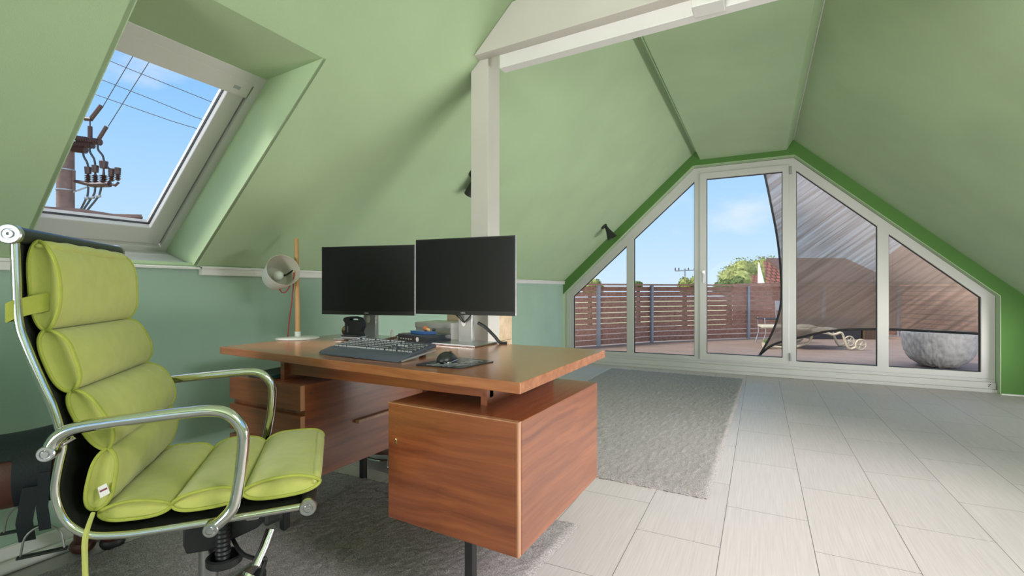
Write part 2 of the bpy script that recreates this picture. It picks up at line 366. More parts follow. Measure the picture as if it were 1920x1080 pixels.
# left knee wall
obj('wall_left', B().box((-2.52, YB, 0), (-2.4, 6.2, 1.10)), 'knee', kind='structure')
obj('wall_right', B().plate([(YB, 0), (6.2, 0), (6.2, zR(XR)), (YB, zR(XR))], [[(2.2, .06), (5.7, .06), (5.7, .64), (2.2, .64)]], lambda y, z_: (XR, y, z_), (.12, 0, 0)), 'slope', kind='structure')
w4 = empty('window_added_side', (XR+.06, 3.9, .06), None, None, kind='structure')  # side window added out of view so the fill lamp can shine in
obj('window_frame', B().plate([(2.2, .06), (5.7, .06), (5.7, .64), (2.2, .64)], [[(2.25, .10), (3.92, .10), (3.92, .60), (2.25, .60)], [(3.98, .10), (5.65, .10), (5.65, .60), (3.98, .60)]], lambda y, z_: (XR+.03, y, z_), (.06, 0, 0)), 'frame', w4)
obj('pane', B().box((XR+.055, 2.24, .09), (XR+.06, 5.66, .61)), 'glass', w4)
# left slope with skylight opening  (u = x, v = y)
SK = (-2.385, .742, -1.521, 1.345)
obj('ceiling_left_slope', B().plate([(-2.42, YB), (-.687, YB), (-.687, 6.2), (-2.42, 6.2)], [[(SK[0], SK[1]), (SK[2], SK[1]), (SK[2], SK[3]), (SK[0], SK[3])]],
    lambda x, y: (x, y, zL(x)), (-.012, 0, .013)), 'slope', kind='structure')
# right slope with an added, out-of-view opening for the fill lamp
obj('ceiling_right_slope', B().plate([(.327, YB), (XR+.1, YB), (XR+.1, 6.2), (.327, 6.2)], [[(1.05, .4), (1.95, .4), (1.95, 2.85), (1.05, 2.85)]],
    lambda x, y: (x, y, zR(x)), (.012, 0, .013)), 'slope', kind='structure')
b = B().box((-.64, YB, 2.56), (.262, 6.2, 2.60))
b.hexa([(-.64, YB, 2.56), (-.64, 6.2, 2.56), (-.687, 6.2, 2.66), (-.687, YB, 2.66)], (.02, 0, .01))
b.hexa([(.262, YB, 2.56), (.262, 6.2, 2.56), (.327, 6.2, 2.664), (.327, YB, 2.664)], (-.02, 0, .01))
obj('ceiling', b, 'slope', kind='structure')
obj('trim_ceiling_joint_left', B().tube([(-.687, -.5, 2.660), (-.687, 6.2, 2.660)], .004, 6), 'slope', kind='structure')
obj('trim_ceiling_joint_right', B().tube([(.329, -.5, 2.660), (.329, 6.2, 2.660)], .004, 6), 'white', kind='structure')
# gable wall with the window opening
OPEN = [(-2.405, -.02), (-2.405, .93), (-.724, 2.496), (.342, 2.496), (2.036, .937), (2.036, -.02)]
FG = lambda y: (lambda x, z_: (x, y, z_))
outer = [(-2.52, -.02), (-2.405, -.02), (-2.405, .93), (-.724, 2.496), (.342, 2.496), (2.036, .937), (2.036, -.02), (XR+.12, -.02), (XR+.12, zR(XR)+.03), (.33, 2.75), (-.69, 2.75), (-2.52, 1.10)]
obj('wall_gable', B().plate(outer, [], FG(6.2), (0, .26, 0)), 'gable', kind='structure')
# painted reveal of the opening
b = B()
for i in range(5):
    p, q = OPEN[i], OPEN[i+1]
    b.hexa([(p[0], 6.198, p[1]), (q[0], 6.198, q[1]), (q[0], 6.31, q[1]), (p[0], 6.31, p[1])], (V((-.18, 0, 1.0))-V(((p[0]+q[0])/2, 0, (p[1]+q[1])/2))).normalized()*.006)
obj('trim_gable_reveal', b, 'slope', kind='structure')
# rear wall; its window is added, out of view, to let fill light in
obj('wall_rear', B().plate([(-2.52, 0), (XR+.12, 0), (XR+.12, zR(XR)), (.33, 2.7), (-.69, 2.7), (-2.52, 1.10)], [[(-1.7, .35), (1.4, .35), (1.4, 1.0), (.3, 2.3), (-.6, 2.3), (-1.7, 1.3)]], FG(YB-.12), (0, .12, 0)), 'slope', kind='structure')
w = empty('window_added_rear', (-.2, YB-.06, .35), None, None, kind='structure')
rp = [(-1.7, .35), (1.4, .35), (1.4, 1.0), (.3, 2.3), (-.6, 2.3), (-1.7, 1.3)]
obj('window_frame', B().plate(rp, [inset_poly(rp, .07)], FG(YB-.1), (0, .07, 0)), 'frame', w)
obj('pane', B().prism([(x, YB-.06, z_) for x, z_ in inset_poly(rp, .06)], (0, .006, 0)), 'glass', w)

# trims on the left wall
def rail(name, y0, y1):
    b = B().box((-2.402, y0, 1.068), (-2.372, y1, 1.110)); b.box((-2.402, y0, 1.098), (-2.364, y1, 1.112))
    return obj(name, b, 'white', bevel=.003, kind='structure')
rail('trim_left_wall_far', 1.375, 6.198); rail('trim_left_wall_near', YB, .728)
# baseboard: moulded skirting with a round pipe cover in front
b = B().loft([[V((-2.4, y, 0)), V((-2.4, y, .078)), V((-2.392, y, .084)), V((-2.384, y, .080)), V((-2.380, y, .060)), V((-2.372, y, .045)), V((-2.372, y, 0))] for y in (YB, .2, 1.9, 6.2)])
b.loft([[V((-2.352+.020*math.cos(a_), y, .022+.022*math.sin(a_))) for a_ in [k*PI/6 for k in range(12)]] for y in (YB, 6.2)])
obj('baseboard_left', b, 'white', kind='structure', smooth=True, angle=30)
obj('baseboard_gable', B().box((2.036, 6.185, 0), (XR, 6.2, .012)), 'white', kind='structure')

# ---- beam, fascia and post
def yb(x, o_=0): return 2.024-.0566*(x+1.237)+o_
def bar(x0, x1, z0, z1, o0, o1, slopecut=True):
    dz = .0
    q = [(x0, z0), (x1, z0), (x1-(z1-z0)/.919 if slopecut == 2 else x1, z1), (x0+(z1-z0)/SL if slopecut else x0, z1)]
    f0 = [(x, yb(x, o0), z_) for x, z_ in q]; f1 = [(x, yb(x, o1), z_) for x, z_ in q]
    return f0+f1
def bar8(b_, *a_):
    p = bar(*a_); return b_.add(p, [(0, 3, 2, 1), (4, 5, 6, 7), (0, 1, 5, 4), (1, 2, 6, 5), (2, 3, 7, 6), (3, 0, 4, 7)])
b = bar8(B(), -1.252, .885, 2.149, 2.350, 0, .062, 2)
obj('beam', b, 'cream', bevel=.002, kind='structure')
obj('beam_rear', bar8(B(), -1.138, .93, 2.085, 2.195, .062, .118, False), 'white', bevel=.002, kind='structure')
b = B().box((-.234, 1.955, 2.078), (-.120, 2.040, 2.149))
obj('beam_bracket', b, 'white', bevel=.003, kind='structure')
PX0, PX1, PY0, PY1 = -1.305, -1.203, 2.083, 2.201
b = B().prism([(PX0, PY0, 0), (PX1, PY0, 0), (PX1, PY0, zL(PX1)+.0), (PX0, PY0, zL(PX0))], (0, PY1-PY0, 0))
obj('post', b, 'cream', bevel=.003, kind='structure')

# ---- skylight: reveals, sill, frame
def zF(x): return 1.40+SL*(x+2.4)
b = B()
rv = [(SK[0], zL(SK[0])), (SK[2], zL(SK[2])), (-1.871, 1.885), (-2.63, 1.189)]
b.prism([(x, SK[3]-.003, z_) for x, z_ in rv], (0, .015, 0))
b.prism([(x, SK[1]-.012, z_) for x, z_ in rv], (0, .015, 0))
b.hexa([(SK[2], SK[1], zL(SK[2])), (SK[2], SK[3], zL(SK[2])), (-1.871, SK[3], 1.885), (-1.871, SK[1], 1.885)], (0, 0, .012))
obj('trim_skylight_reveal', b, 'slope', kind='structure')
b = B().prism([(-2.372, SK[1]-.02, 1.094), (-2.372, SK[1]-.02, 1.104), (-2.63, SK[1]-.02, 1.189), (-2.63, SK[1]-.02, 1.175)], (0, SK[3]-SK[1]+.045, 0))
obj('trim_skylight_sill', b, 'white', bevel=.002, kind='structure')
w1 = empty('window_1', (-2.25, 1.02, 1.5), None, None, kind='structure')
def sk(x, y, off=0): return (x-off*.675, y, zF(x)+off*.737)   # point in the sloping window plane
def skplate(o2, h2, off, th): return B().plate(o2, h2, lambda x, y: sk(x, y, off), (-.675*th, 0, .737*th))
Y0, Y1 = SK[1]-.005, SK[3]+.0
R0 = lambda x0, x1, y0, y1: [(x0, y0), (x1, y0), (x1, y1), (x0, y1)]
obj('window_frame', skplate(R0(-2.64, -1.862, Y0, Y1), [R0(-2.605, -1.90, Y0+.035, Y1-.035)], -.01, .10), 'frame', w1, bevel=.002)
obj('window_sash', skplate(R0(-2.600, -1.905, Y0+.040, Y1-.040), [R0(-2.528, -1.945, Y0+.105, Y1-.110)], .004, .06), 'frame', w1, bevel=.004)
obj('ventilation_flap', skplate(R0(-1.945, -1.890, Y0+.040, Y1-.040), [], -.012, .03), 'frame', w1, bevel=.005)
obj('seal', skplate(R0(-2.534, -1.94, Y0+.10, Y1-.105), [R0(-2.527, -1.947, Y0+.107, Y1-.112)], .03, .012), 'seal', w1)
obj('pane', skplate(R0(-2.535, -1.94, Y0+.10, Y1-.105), [], .042, .006), 'glass', w1)
obj('type_plate', skplate(R0(-1.925, -1.915, 1.235, 1.262), [], -.0135, .002), 'galv', w1)
b = skplate([(-2.56, .84), (-2.545, .84), (-2.534, 1.00), (-2.540, 1.12), (-2.528, 1.225), (-2.56, 1.23)], [], .075, .02)
obj('outer_flashing', b, 'polebrown', w1)
for y_ in (.86, 1.03, 1.15):
    obj('flashing_clip', skplate(R0(-2.552, -2.540, y_, y_+.04), [], .068, .004), 'lampwhite', w1)

# ---- gable window
w2 = empty('window_2', (-.18, 6.3, .05), None, None, kind='structure')
yw = 6.3
fo = [(-2.395, .03), (-2.395, .930), (-.722, 2.486), (.338, 2.486), (2.028, .935), (2.028, .03)]
def gl(x): return .905+.905*(x+2.287)
def gr(x): return 2.344-.908*(x-.358)
panes = [
 [(-2.287, .166), (-2.287, gl(-2.287)), (-1.551, gl(-1.551)), (-1.551, .176)],
 [(-1.458, .176), (-1.458, gl(-1.458)), (-.717, gl(-.717)), (-.717, .180)],
 [(-.578, .222), (-.578, 2.341), (.227, 2.341), (.227, .222)],
 [(.363, .188), (.363, gr(.363)), (1.103, gr(1.103)), (1.103, .188)],
 [(1.200, .188), (1.200, gr(1.2)), (1.925, gr(1.925)), (1.925, .188)]]
door_o = [(-.655, .150), (-.655, 2.415), (.292, 2.415), (.292, .150)]
holes = [p for i, p in enumerate(panes) if i != 2]
obj('window_frame', B().plate(fo, holes+[[(-.650, .155), (-.650, 2.41), (.287, 2.41), (.287, .155)]], FG(yw), (0, .075, 0)), 'frame', w2, bevel=.003)
sash = obj('door_sash', B().plate(door_o, [panes[2]], FG(yw-.016), (0, .07, 0)), 'frame', w2, bevel=.004)
obj('threshold', B().box((-2.40, 6.262, 0), (2.032, 6.36, .034)), 'frame', w2, bevel=.003)
obj('bottom_profile', B().box((-2.395, 6.268, .034), (2.024, 6.30, .100)), 'frame', w2, bevel=.006)
obj('frame_groove', B().box((-2.39, 6.2965, .128), (2.02, 6.2995, .1305)), 'galv', w2)
for i, p in enumerate(panes):
    cx = sum(q[0] for q in p)/4
    ip = inset_poly(p, .006)
    obj('pane_seal', B().plate(p, [ip], FG(yw+.020 if i != 2 else yw+.008), (0, .03, 0)), 'seal', w2)
    obj('pane', B().prism([(x, yw+.034, z_) for x, z_ in inset_poly(p, -.006)], (0, .006, 0)), 'glass', w2)
h = obj('door_handle', B().box((-.622, yw-.024, 1.085), (-.594, yw-.016, 1.225)).tube([(-.608, yw-.02, 1.195), (-.608, yw-.06, 1.195)], .009).tube([(-.608, yw-.06, 1.20), (-.608, yw-.062, 1.08)], .010), 'steel', w2, smooth=True)
for z0 in (.19, 2.30):
    obj('hinge', B().tube([(.305, yw-.022, z0), (.305, yw-.022, z0+.09)], .011), 'galv', w2, smooth=True)
text('maker_mark', 'Z', .045, (1.975, 6.2655, .068), (1, 0, 0), (0, 0, 1), 'seal', w2)

# ================================================================ RUGS
def rug(name, corners, label, th=.016):
    c = [V(p+(0,)) for p in corners]; nx, ny = 150, 150
    def fn(u, v):
        p = (c[0]*(1-u)+c[1]*u)*(1-v)+(c[3]*(1-u)+c[2]*u)*v
        e_ = min(u, 1-u, v, 1-v); h_ = .001+th*min(1, (e_*70)**.5)
        return V((p.x+random.uniform(-.004, .004), p.y+random.uniform(-.004, .004), h_+random.uniform(-.0035, .0035)))
    b_ = B().grid(fn, nx, ny)
    o_ = obj(name, b_, 'carpet', smooth=True, angle=180, label=label, cat='rug')
    return o_
rug('rug', [(-2.25, .25), (-.80, .20), (-.675, 1.945), (-2.16, 1.89)], 'grey short pile rug under the walnut desk and green chair')
rug('rug', [(-1.67, 2.51), (-.221, 2.466), (-.147, 5.931), (-1.66, 5.97)], 'grey short pile rug on the pale floor in front of the gable window')

# ================================================================ DESK
ct, st = math.cos(YAW), math.sin(YAW)
RX, FX = V((ct, st, 0)), V((-st, ct, 0))
def cw(lat, d, z_): return RX*lat+FX*d+V((0, 0, z_))
desk = empty('desk', (-1.33, 1.56, 0), 'large walnut desk with floating top over two pedestals, standing on grey rug', 'desk')
top = [(-2.097, 1.291, .719), (-.570, 1.157, .719), (-.569, 1.951, .719), (-2.093, 1.975, .719)]
obj('desktop', B().hexa(top, (0, 0, .031)), 'wood_top', desk, bevel=.002)
PR = [V((-1.046, 1.180, .28)), V((-.574, 1.155, .28)), V((-.556, 1.797, .28)), V((-1.03, 1.82, .28))]
PL = [V((-1.956, 1.245, .28)), V((-1.506, 1.225, .28)), V((-1.490, 1.930, .28)), V((-1.94, 1.945, .28))]
H3 = V((0, 0, .363))
def lerp(a_, b_, t_): return a_*(1-t_)+b_*t_
# right pedestal: carcass + door
q = PR; back = (q[3]-q[0]).normalized()
def fshift(q, d): bk = (q[3]-q[0]).normalized(); bk2 = (q[2]-q[1]).normalized(); return [q[0]+bk*d, q[1]+bk2*d, q[2], q[3]]
pr = obj('pedestal', B().hexa(fshift(PR, .019), H3), 'wood_y', desk, bevel=.0015)
u_ = (PR[1]-PR[0]).normalized()
dq = [PR[0], PR[1]-u_*.006, PR[1]-u_*.006+back*.017, PR[0]+back*.017]
door = obj('cupboard_door', B().hexa(dq, (0, 0, .361)), 'wood_x', desk, bevel=.001)
obj('lipping', B().hexa([PR[1]-u_*.0055, PR[1]-u_*.0005, PR[1]-u_*.0005+back*.017, PR[1]-u_*.0055+back*.017], H3).hexa([PR[0]+V((0, -.0005, .3605)), PR[1]+V((0, -.0005, .3605)), PR[1]+back*.017+V((0, 0, .3605)), PR[0]+back*.017+V((0, 0, .3605))], (0, 0, .003)), 'wood_edge', desk)
kp = PR[0]+u_*.033+V((0, -.001, .245))
mt = Matrix.Translation(kp) @ Matrix.Rotation(PI/2, 4, 'X') @ Matrix.Diagonal((.6, 1.35, 1, 1))
obj('escutcheon', B().lathe([(.0045, -.001), (.0078, -.001), (.0078, .0022), (.0065, .003), (.0045, .003)], 20, mt), 'brass', desk, smooth=True)
obj('keyhole', B().box(tuple(kp+V((-.0016, -.0026, -.005))), tuple(kp+V((.0016, -.001, .005)))), 'seal', desk)
# left pedestal: carcass + three drawers
pl = obj('pedestal', B().hexa(fshift(PL, .020), H3), 'wood_y', desk, bevel=.0015)
ul = (PL[1]-PL[0]).normalized(); bl = (PL[3]-PL[0]).normalized()
for z0, z1 in ((.550, .643), (.425, .529), (.282, .405)):
    o0 = V((0, 0, z0-.28))
    d_ = obj('drawer', B().hexa([PL[0]+o0, PL[1]+o0, PL[1]+bl*.018+o0, PL[0]+bl*.018+o0], (0, 0, z1-z0)), 'wood_x', desk, bevel=.001)
    obj('edge_strip', B().hexa([PL[1]+o0-ul*.001, PL[1]+o0+ul*.0015, PL[1]+bl*.018+o0+ul*.0015, PL[1]+bl*.018+o0-ul*.001], (0, 0, z1-z0)), 'wood_edge', d_)
s0 = PL[1]; sd = (PL[2]-PL[1]).normalized()
obj('pull_rail', B().hexa([s0+sd*.265+V((0, 0, .163)), s0+sd*.265+V((.020, 0, .163)), s0+sd*.52+V((.020, 0, .163)), s0+sd*.52+V((0, 0, .163))], (0, 0, .015)), 'wood_edge', desk, bevel=.002)
for a_, z_ in ((.045, .33), ):
    obj('plug_hole', B().lathe([(.0005, 0), (.0055, 0), (.0055, .0015), (.0005, .0015)], 14, Matrix.Translation(s0+sd*a_+V((0, 0, z_))) @ Matrix.Rotation(PI/2, 4, 'Y')), 'brown', desk)
# spacer frame between pedestals and top
obj('front_rail', B().box((-1.69, 1.300, .664), (-.745, 1.322, .7195)), 'wood_x', desk)
for x0 in (-1.69, -.767):
    obj('spacer_rail', B().box((x0, 1.282, .643), (x0+.022, 1.80, .7195)), 'wood_y', desk)
obj('rear_rail', B().box((-1.69, 1.80, .643), (-.745, 1.82, .7195)), 'wood_x', desk)
for p_ in ((-.815, 1.30), (-.81, 1.70), (-1.74, 1.34), (-1.86, 1.905)):
    obj('leg', B().box((p_[0]-.014, p_[1]-.014, .0 if p_[1] > 1.89 else .012), (p_[0]+.014, p_[1]+.014, .281)), 'black', desk, bevel=.001)

# ---- monitors
def monitor(name, p0, p1, z0, z1, base, neck, label, behind):
    t = empty(name, tuple((base[0]+base[2])/2)[:2]+(.75,), label, 'monitor', 'computer monitors on the walnut desk')
    p0 = V(p0); p1 = V(p1); x = (p1-p0).normalized(); n_ = V((-x.y, x.x, 0))  # n_ points away from the camera
    w_ = (p1-p0).length
    obj('housing', B().hexa([p0+V((0, 0, z0))+n_*.002, p1+V((0, 0, z0))+n_*.002, p1+V((0, 0, z0))+n_*.016, p0+V((0, 0, z0))+n_*.016], (0, 0, z1-z0)), 'silver', t, bevel=.002)
    obj('bezel', B().hexa([p0+V((0, 0, z0))-n_*.001+x*.0008, p1+V((0, 0, z0))-n_*.001-x*.0008, p1+V((0, 0, z0))+n_*.002-x*.0008, p0+V((0, 0, z0))+n_*.002+x*.0008], (0, 0, z1-z0)), 'bezel', t)
    obj('screen', B().hexa([p0+V((0, 0, z0+.019))-n_*.0014+x*.006, p1+V((0, 0, z0+.019))-n_*.0014-x*.006, p1+V((0, 0, z0+.019))-n_*.0008-x*.006, p0+V((0, 0, z0+.019))-n_*.0008+x*.006], (0, 0, z1-z0-.025)), 'screen', t)
    text('logo', 'DELL', .011, p0+x*(w_*.5)-n_*.0022+V((0, 0, z0+.009)), x, (0, 0, 1), 'logo', t)
    c_ = p0+x*(w_*.5)
    obj('rear_shell', B().hexa([c_+V((0, 0, z0+.05))+n_*.016-x*.10, c_+V((0, 0, z0+.05))+n_*.016+x*.10, c_+V((0, 0, z0+.05))+n_*.045+x*.08, c_+V((0, 0, z0+.05))+n_*.045-x*.08], (0, 0, .22)), 'black', t, bevel=.004)
    nk = V(neck)
    b_ = B().hexa([nk-x*.036, nk+x*.036, nk+x*.036+n_*.028, nk-x*.036+n_*.028], (0, 0, z0+.20-.752))
    s_ = obj('stand_neck', b_, 'silver', t, bevel=.003)
    obj('cable_hole', B().lathe([(.0005, 0), (.012, 0), (.012, .002), (.0005, .002)], 20, Matrix.Translation(nk-n_*.0015+V((-.006, 0, .095))) @ Matrix.Rotation(PI/2, 4, 'X') @ Matrix.Diagonal((1, 1.5, 1, 1))), 'lampwhite', s_)
    obj('stand_foot', B().hexa([V(p)+V((0, 0, .7505)) for p in base], (0, 0, .008)), 'steel', t, bevel=.003)
    return t, x, n_
B2_ = [V(p) for p in ((-1.345, 1.785, 0), (-1.085, 1.762, 0), (-1.075, 1.950, 0), (-1.345, 1.955, 0))]
mR, xr_, nr_ = monitor('computer_monitor', (-1.468, 1.848, 0), (-.951, 1.884, 0), .8830, 1.2370, B2_, (-1.218, 1.893, .752), 'right black monitor on square silver stand, standing before the white post', 1)
B1_ = [V(p) for p in ((-1.875, 1.715, 0), (-1.632, 1.768, 0), (-1.668, 1.952, 0), (-1.935, 1.955, 0))]
mL, xl_, nl_ = monitor('computer_monitor', (-1.990, 1.748, 0), (-1.483, 1.857, 0), .8730, 1.2160, B1_, (-1.776, 1.862, .752), 'left black monitor beside the desk lamp', 0)
for pts in ([(-1.26, 1.875, .885), (-1.235, 1.872, .868), (-1.215, 1.876, .850), (-1.195, 1.876, .862), (-1.175, 1.88, .885)], [(-1.215, 1.885, .845), (-1.235, 1.87, .88), (-1.30, 1.87, .886)]):
    obj('power_lead', B().tube(smoothpath(pts), .0032, 8), 'seal', mR, smooth=True)
tagit(obj('power_cable', B().tube(smoothpath([(-1.165, 1.922, .845), (-1.13, 1.93, .825), (-1.085, 1.935, .785), (-1.058, 1.94, .757), (-1.03, 1.955, .754)]), [.0075]*33, 10), 'black', smooth=True), 'thick black cable drooping behind the right monitor to the desk', 'cable')

# ---- keyboard
kb = empty('keyboard', (-1.30, 1.40, .75), 'slate grey full size keyboard with palm rest on the walnut desk', 'keyboard')
K0, K1, K2, K3 = V((-1.520, 1.313, .752)), V((-1.083, 1.279, .752)), V((-1.105, 1.520, .778)), V((-1.528, 1.540, .778))
def kp2(u, v, h_=0): p = K0*(1-u)*(1-v)+K1*u*(1-v)+K2*u*v+K3*(1-u)*v; return p+V((0, 0, h_))
def kring(v, th, sh=0):
    us = [0+.0, .01, .99, 1.0]; r = []
    return [kp2(.004+sh, v, 0), kp2(1-.004-sh, v, 0), kp2(1-.0-sh, v, th*.6), kp2(1-.010-sh, v, th), kp2(.010+sh, v, th), kp2(sh, v, th*.6)]
obj('case', B().loft([kring(v, th, sh) for v, th, sh in ((0, .002, .03), (.01, .006, .015), (.05, .010, .004), (.28, .015, 0), (.32, .014, 0), (.97, .014, 0), (1, .006, .01))]), 'kb', kb, smooth=True, angle=35)
obj('underside_trim', B().hexa([kp2(.985, .05, -.001), kp2(1.004, .05, -.001), kp2(1.004, .96, -.012), kp2(.985, .96, -.012)], (0, 0, .006)), 'silver', kb)
obj('tilt_foot', B().hexa([kp2(.90, .72, -.022), kp2(.95, .72, -.022), kp2(.95, .80, -.022), kp2(.90, .80, -.022)], (0, 0, .022)), 'black', kb)
obj('tilt_foot', B().hexa([kp2(.05, .72, -.020), kp2(.10, .72, -.020), kp2(.10, .80, -.020), kp2(.05, .80, -.020)], (0, 0, .020)), 'black', kb)
def key(u0, u1, v0, v1):
    gu, gv = .0022, .010; h0, h1 = .0145, .0195
    lo = [kp2(u0+gu, v0+gv, h0), kp2(u1-gu, v0+gv, h0), kp2(u1-gu, v1-gv, h0), kp2(u0+gu, v1-gv, h0)]
    hi = [kp2(u0+gu*1.8, v0+gv*1.9, h1), kp2(u1-gu*1.8, v0+gv*1.9, h1), kp2(u1-gu*1.8, v1-gv*1.5, h1), kp2(u0+gu*1.8, v1-gv*1.5, h1)]
    me = bpy.data.meshes.new('key'); vs = lo+hi
    me.from_pydata([tuple(p) for p in vs], [], [(0, 3, 2, 1), (4, 5, 6, 7), (0, 1, 5, 4), (1, 2, 6, 5), (2, 3, 7, 6), (3, 0, 4, 7)])
    me.materials.append(M['keys']); me.materials.append(M['keylight']); me.polygons[2].material_index = 1
    o_ = bpy.data.objects.new('key', me); C.objects.link(o_); o_.parent = kb; o_.matrix_parent_inverse = Matrix.Translation(-V(kb.location))
    return o_
rows_v = [(.33, .435), (.435, .54), (.54, .645), (.645, .75), (.75, .855), (.875, .965)]
layouts = [
 [1.25, 1.25, 1.25, 6.25, 1.25, 1.25, 1.25, 1.25],
 [2.25]+[1]*10+[2.75], [1.75]+[1]*11+[2.25], [1.5]+[1]*12+[1.5], [1]*13+[2],
 [1, .7]+[1]*4+[.4]+[1]*4+[.4]+[1]*4]
for (v0, v1), lay in zip(rows_v, layouts):
    tot = sum(lay); u = .03
    for i, w_ in enumerate(lay):
        du = w_/tot*.63
        if w_ >= 1: key(u, u+du, v0, v1)
        u += du
for r_, (v0, v1) in enumerate(rows_v):      # arrows, navigation and number block
    if r_ in (1, 3, 4) or r_ == 0:
        for c_ in range(3):
            if r_ == 1 and c_ != 1: continue
            key(.675+c_*.042, .675+(c_+1)*.042, v0, v1)
    if r_ < 5:
        for c_ in range(4):
            key(.815+c_*.042, .815+(c_+1)*.042, v0, v1)

# ---- mousepad and mouse
pq = [(-1.012, 1.262), (-.834, 1.270), (-.812, 1.455), (-.99, 1.475)]
def roundpoly(q, r, n_=5):
    out = []
    for i in range(len(q)):
        p0, p1, p2 = V(q[i-1]), V(q[i]), V(q[(i+1) % len(q)]); a_ = p1+(p0-p1).normalized()*r; c_ = p1+(p2-p1).normalized()*r
        for k in range(n_+1): t_ = k/n_; out.append(a_*(1-t_)**2+p1*2*t_*(1-t_)+c_*t_*t_)
    return out
mpd = empty('mouse_pad', (-.91, 1.36, .75), 'small dark rounded mouse pad at the right of the keyboard', 'mouse pad')
obj('pad', B().prism([(p.x, p.y, .7505) for p in roundpoly(pq, .02)], (0, 0, .003)), 'pad', mpd)
b = B()
for k in range(5): b.hexa([(-.97+k*.021, 1.275, .7537), (-.966+k*.021, 1.275, .7537), (-.936+k*.021, 1.335+k*.005, .7537), (-.94+k*.021, 1.335+k*.005, .7537)], (0, 0, .0003))
for k in range(3): b.hexa([(-.90, 1.37+k*.026, .7537), (-.855+k*.004, 1.372+k*.026, .7537), (-.855+k*.004, 1.380+k*.026, .7537), (-.90, 1.378+k*.026, .7537)], (0, 0, .0003))
obj('printed_stripes', b, 'logo', mpd)
ms = empty('computer_mouse', (-.955, 1.375, .7535), 'black and grey computer mouse on the mouse pad', 'computer mouse')
md_ = V((-.25, .968, 0)).normalized(); mw_ = V((md_.y, -md_.x, 0)); mc = V((-.955, 1.372, .7537))
def mrings(s0, s1, zf, wf, n_=14):
    rings = []
    for i in range(n_+1):
        t_ = s0+(s1-s0)*i/n_; ww = .031*wf*max(.05, (1-abs(t_*2-1)**3.0))**.5*(1-.10*t_); hh = .038*zf*max(.04, math.sin(PI*min(1, (t_*.86+.10)))**.8*(1-.25*t_))
        r = []
        for k in range(16):
            a_ = 2*PI*k/16; r.append(mc+md_*((t_-.5)*.112)+mw_*(ww*math.cos(a_))+V((0, 0, hh*(max(math.sin(a_), 0)**.75) if math.sin(a_) > 0 else 0)))
        rings.append(r)
    return rings
obj('shell', B().loft(mrings(0, 1, 1, 1)), 'black', ms, smooth=True, angle=180)
obj('side_band', B().loft(mrings(.02, .98, .34, 1.05)), 'steel', ms, smooth=True, angle=180)
obj('scroll_wheel', B().tube([mc+md_*.032+mw_*.004+V((0, 0, .0215)), mc+md_*.032-mw_*.004+V((0, 0, .0215))], .008, 14), 'seal', ms, smooth=True)

# ---- mini PC with things on it
pc = empty('mini_computer', (-1.43, 1.86, .75), 'flat navy black mini computer with round logo between the monitors', 'computer')
pf0, pf1 = V((-1.548, 1.812, .7505)), V((-1.346, 1.764, .7505)); px_ = (pf1-pf0).normalized(); pn_ = V((-px_.y, px_.x, 0)); pd = .155
obj('case', B().hexa([pf0, pf1, pf1+pn_*pd, pf0+pn_*pd], (0, 0, .038)), 'pc', pc, bevel=.003)
obj('port_panel', B().hexa([pf0+px_*.012-pn_*.001+V((0, 0, .006)), pf0+px_*.118-pn_*.001+V((0, 0, .006)), pf0+px_*.118+V((0, 0, .006)), pf0+px_*.012+V((0, 0, .006))], (0, 0, .022)), 'bezel', pc)
for k in range(5):
    obj('port', B().hexa([pf0+px_*(.022+k*.019)-pn_*.0016+V((0, 0, .014)), pf0+px_*(.032+k*.019)-pn_*.0016+V((0, 0, .014)), pf0+px_*(.032+k*.019)+V((0, 0, .014)), pf0+px_*(.022+k*.019)+V((0, 0, .014))], (0, 0, .006)), 'galv', pc)
lc = pf0+px_*.150-pn_*.0012+V((0, 0, .019)); ang = math.atan2(px_.y, px_.x)
obj('round_logo', B().lathe([(.0088, -.0005), (.0106, -.0005), (.0106, .0008), (.0088, .0008)], 24, Matrix.Translation(lc) @ Matrix.Rotation(ang, 4, 'Z') @ Matrix.Rotation(PI/2, 4, 'X')).box((-.002, -.001, -.005), (.002, .0, .005), Matrix.Translation(lc) @ Matrix.Rotation(ang, 4, 'Z')), 'logo', pc)
bc = empty('case_box', (-1.49, 1.83, .789), 'slim blue case lying on the mini computer', 'case')
q0 = pf0+px_*.052+pn_*.035+V((0, 0, .0382))
obj('lower_shell', B().hexa([q0, q0+px_*.105, q0+px_*.125+pn_*.055, q0+px_*.018+pn_*.055], (0, 0, .010)), 'blue', bc, bevel=.002)
obj('lid', B().hexa([q0+V((0, 0, .010))-px_*.004, q0+px_*.103+V((0, 0, .010)), q0+px_*.125+pn_*.055+V((0, 0, .010)), q0+px_*.018+pn_*.055+V((0, 0, .010))], (0, 0, .004)), 'blue', bc, bevel=.001)
wt = empty('wooden_toy', tuple(q0+px_*.085+pn_*.028+V((0, 0, .014))), 'small orange wooden ball toy resting on the blue case', 'toy')
w0_ = q0+px_*.078+pn_*.028+V((0, 0, .0265))
obj('ball', B().ball(w0_, .0125), 'ochre', wt, smooth=True)
obj('stem', B().tube([w0_, w0_+V((.020, -.006, -.004)), w0_+V((.030, -.010, -.006))], [.0065, .005, .007], 12).ball(w0_+V((.026, -.009, -.005)), .0075), 'pole_wood', wt, smooth=True)
tagit(obj('usb_stick', B().ball(q0+px_*.118+pn_*.045+V((0, 0, .021)), .0085, sq=(1.2, 1, .8)), 'black', smooth=True), 'tiny black round piece next to the wooden ball toy', 'small item')

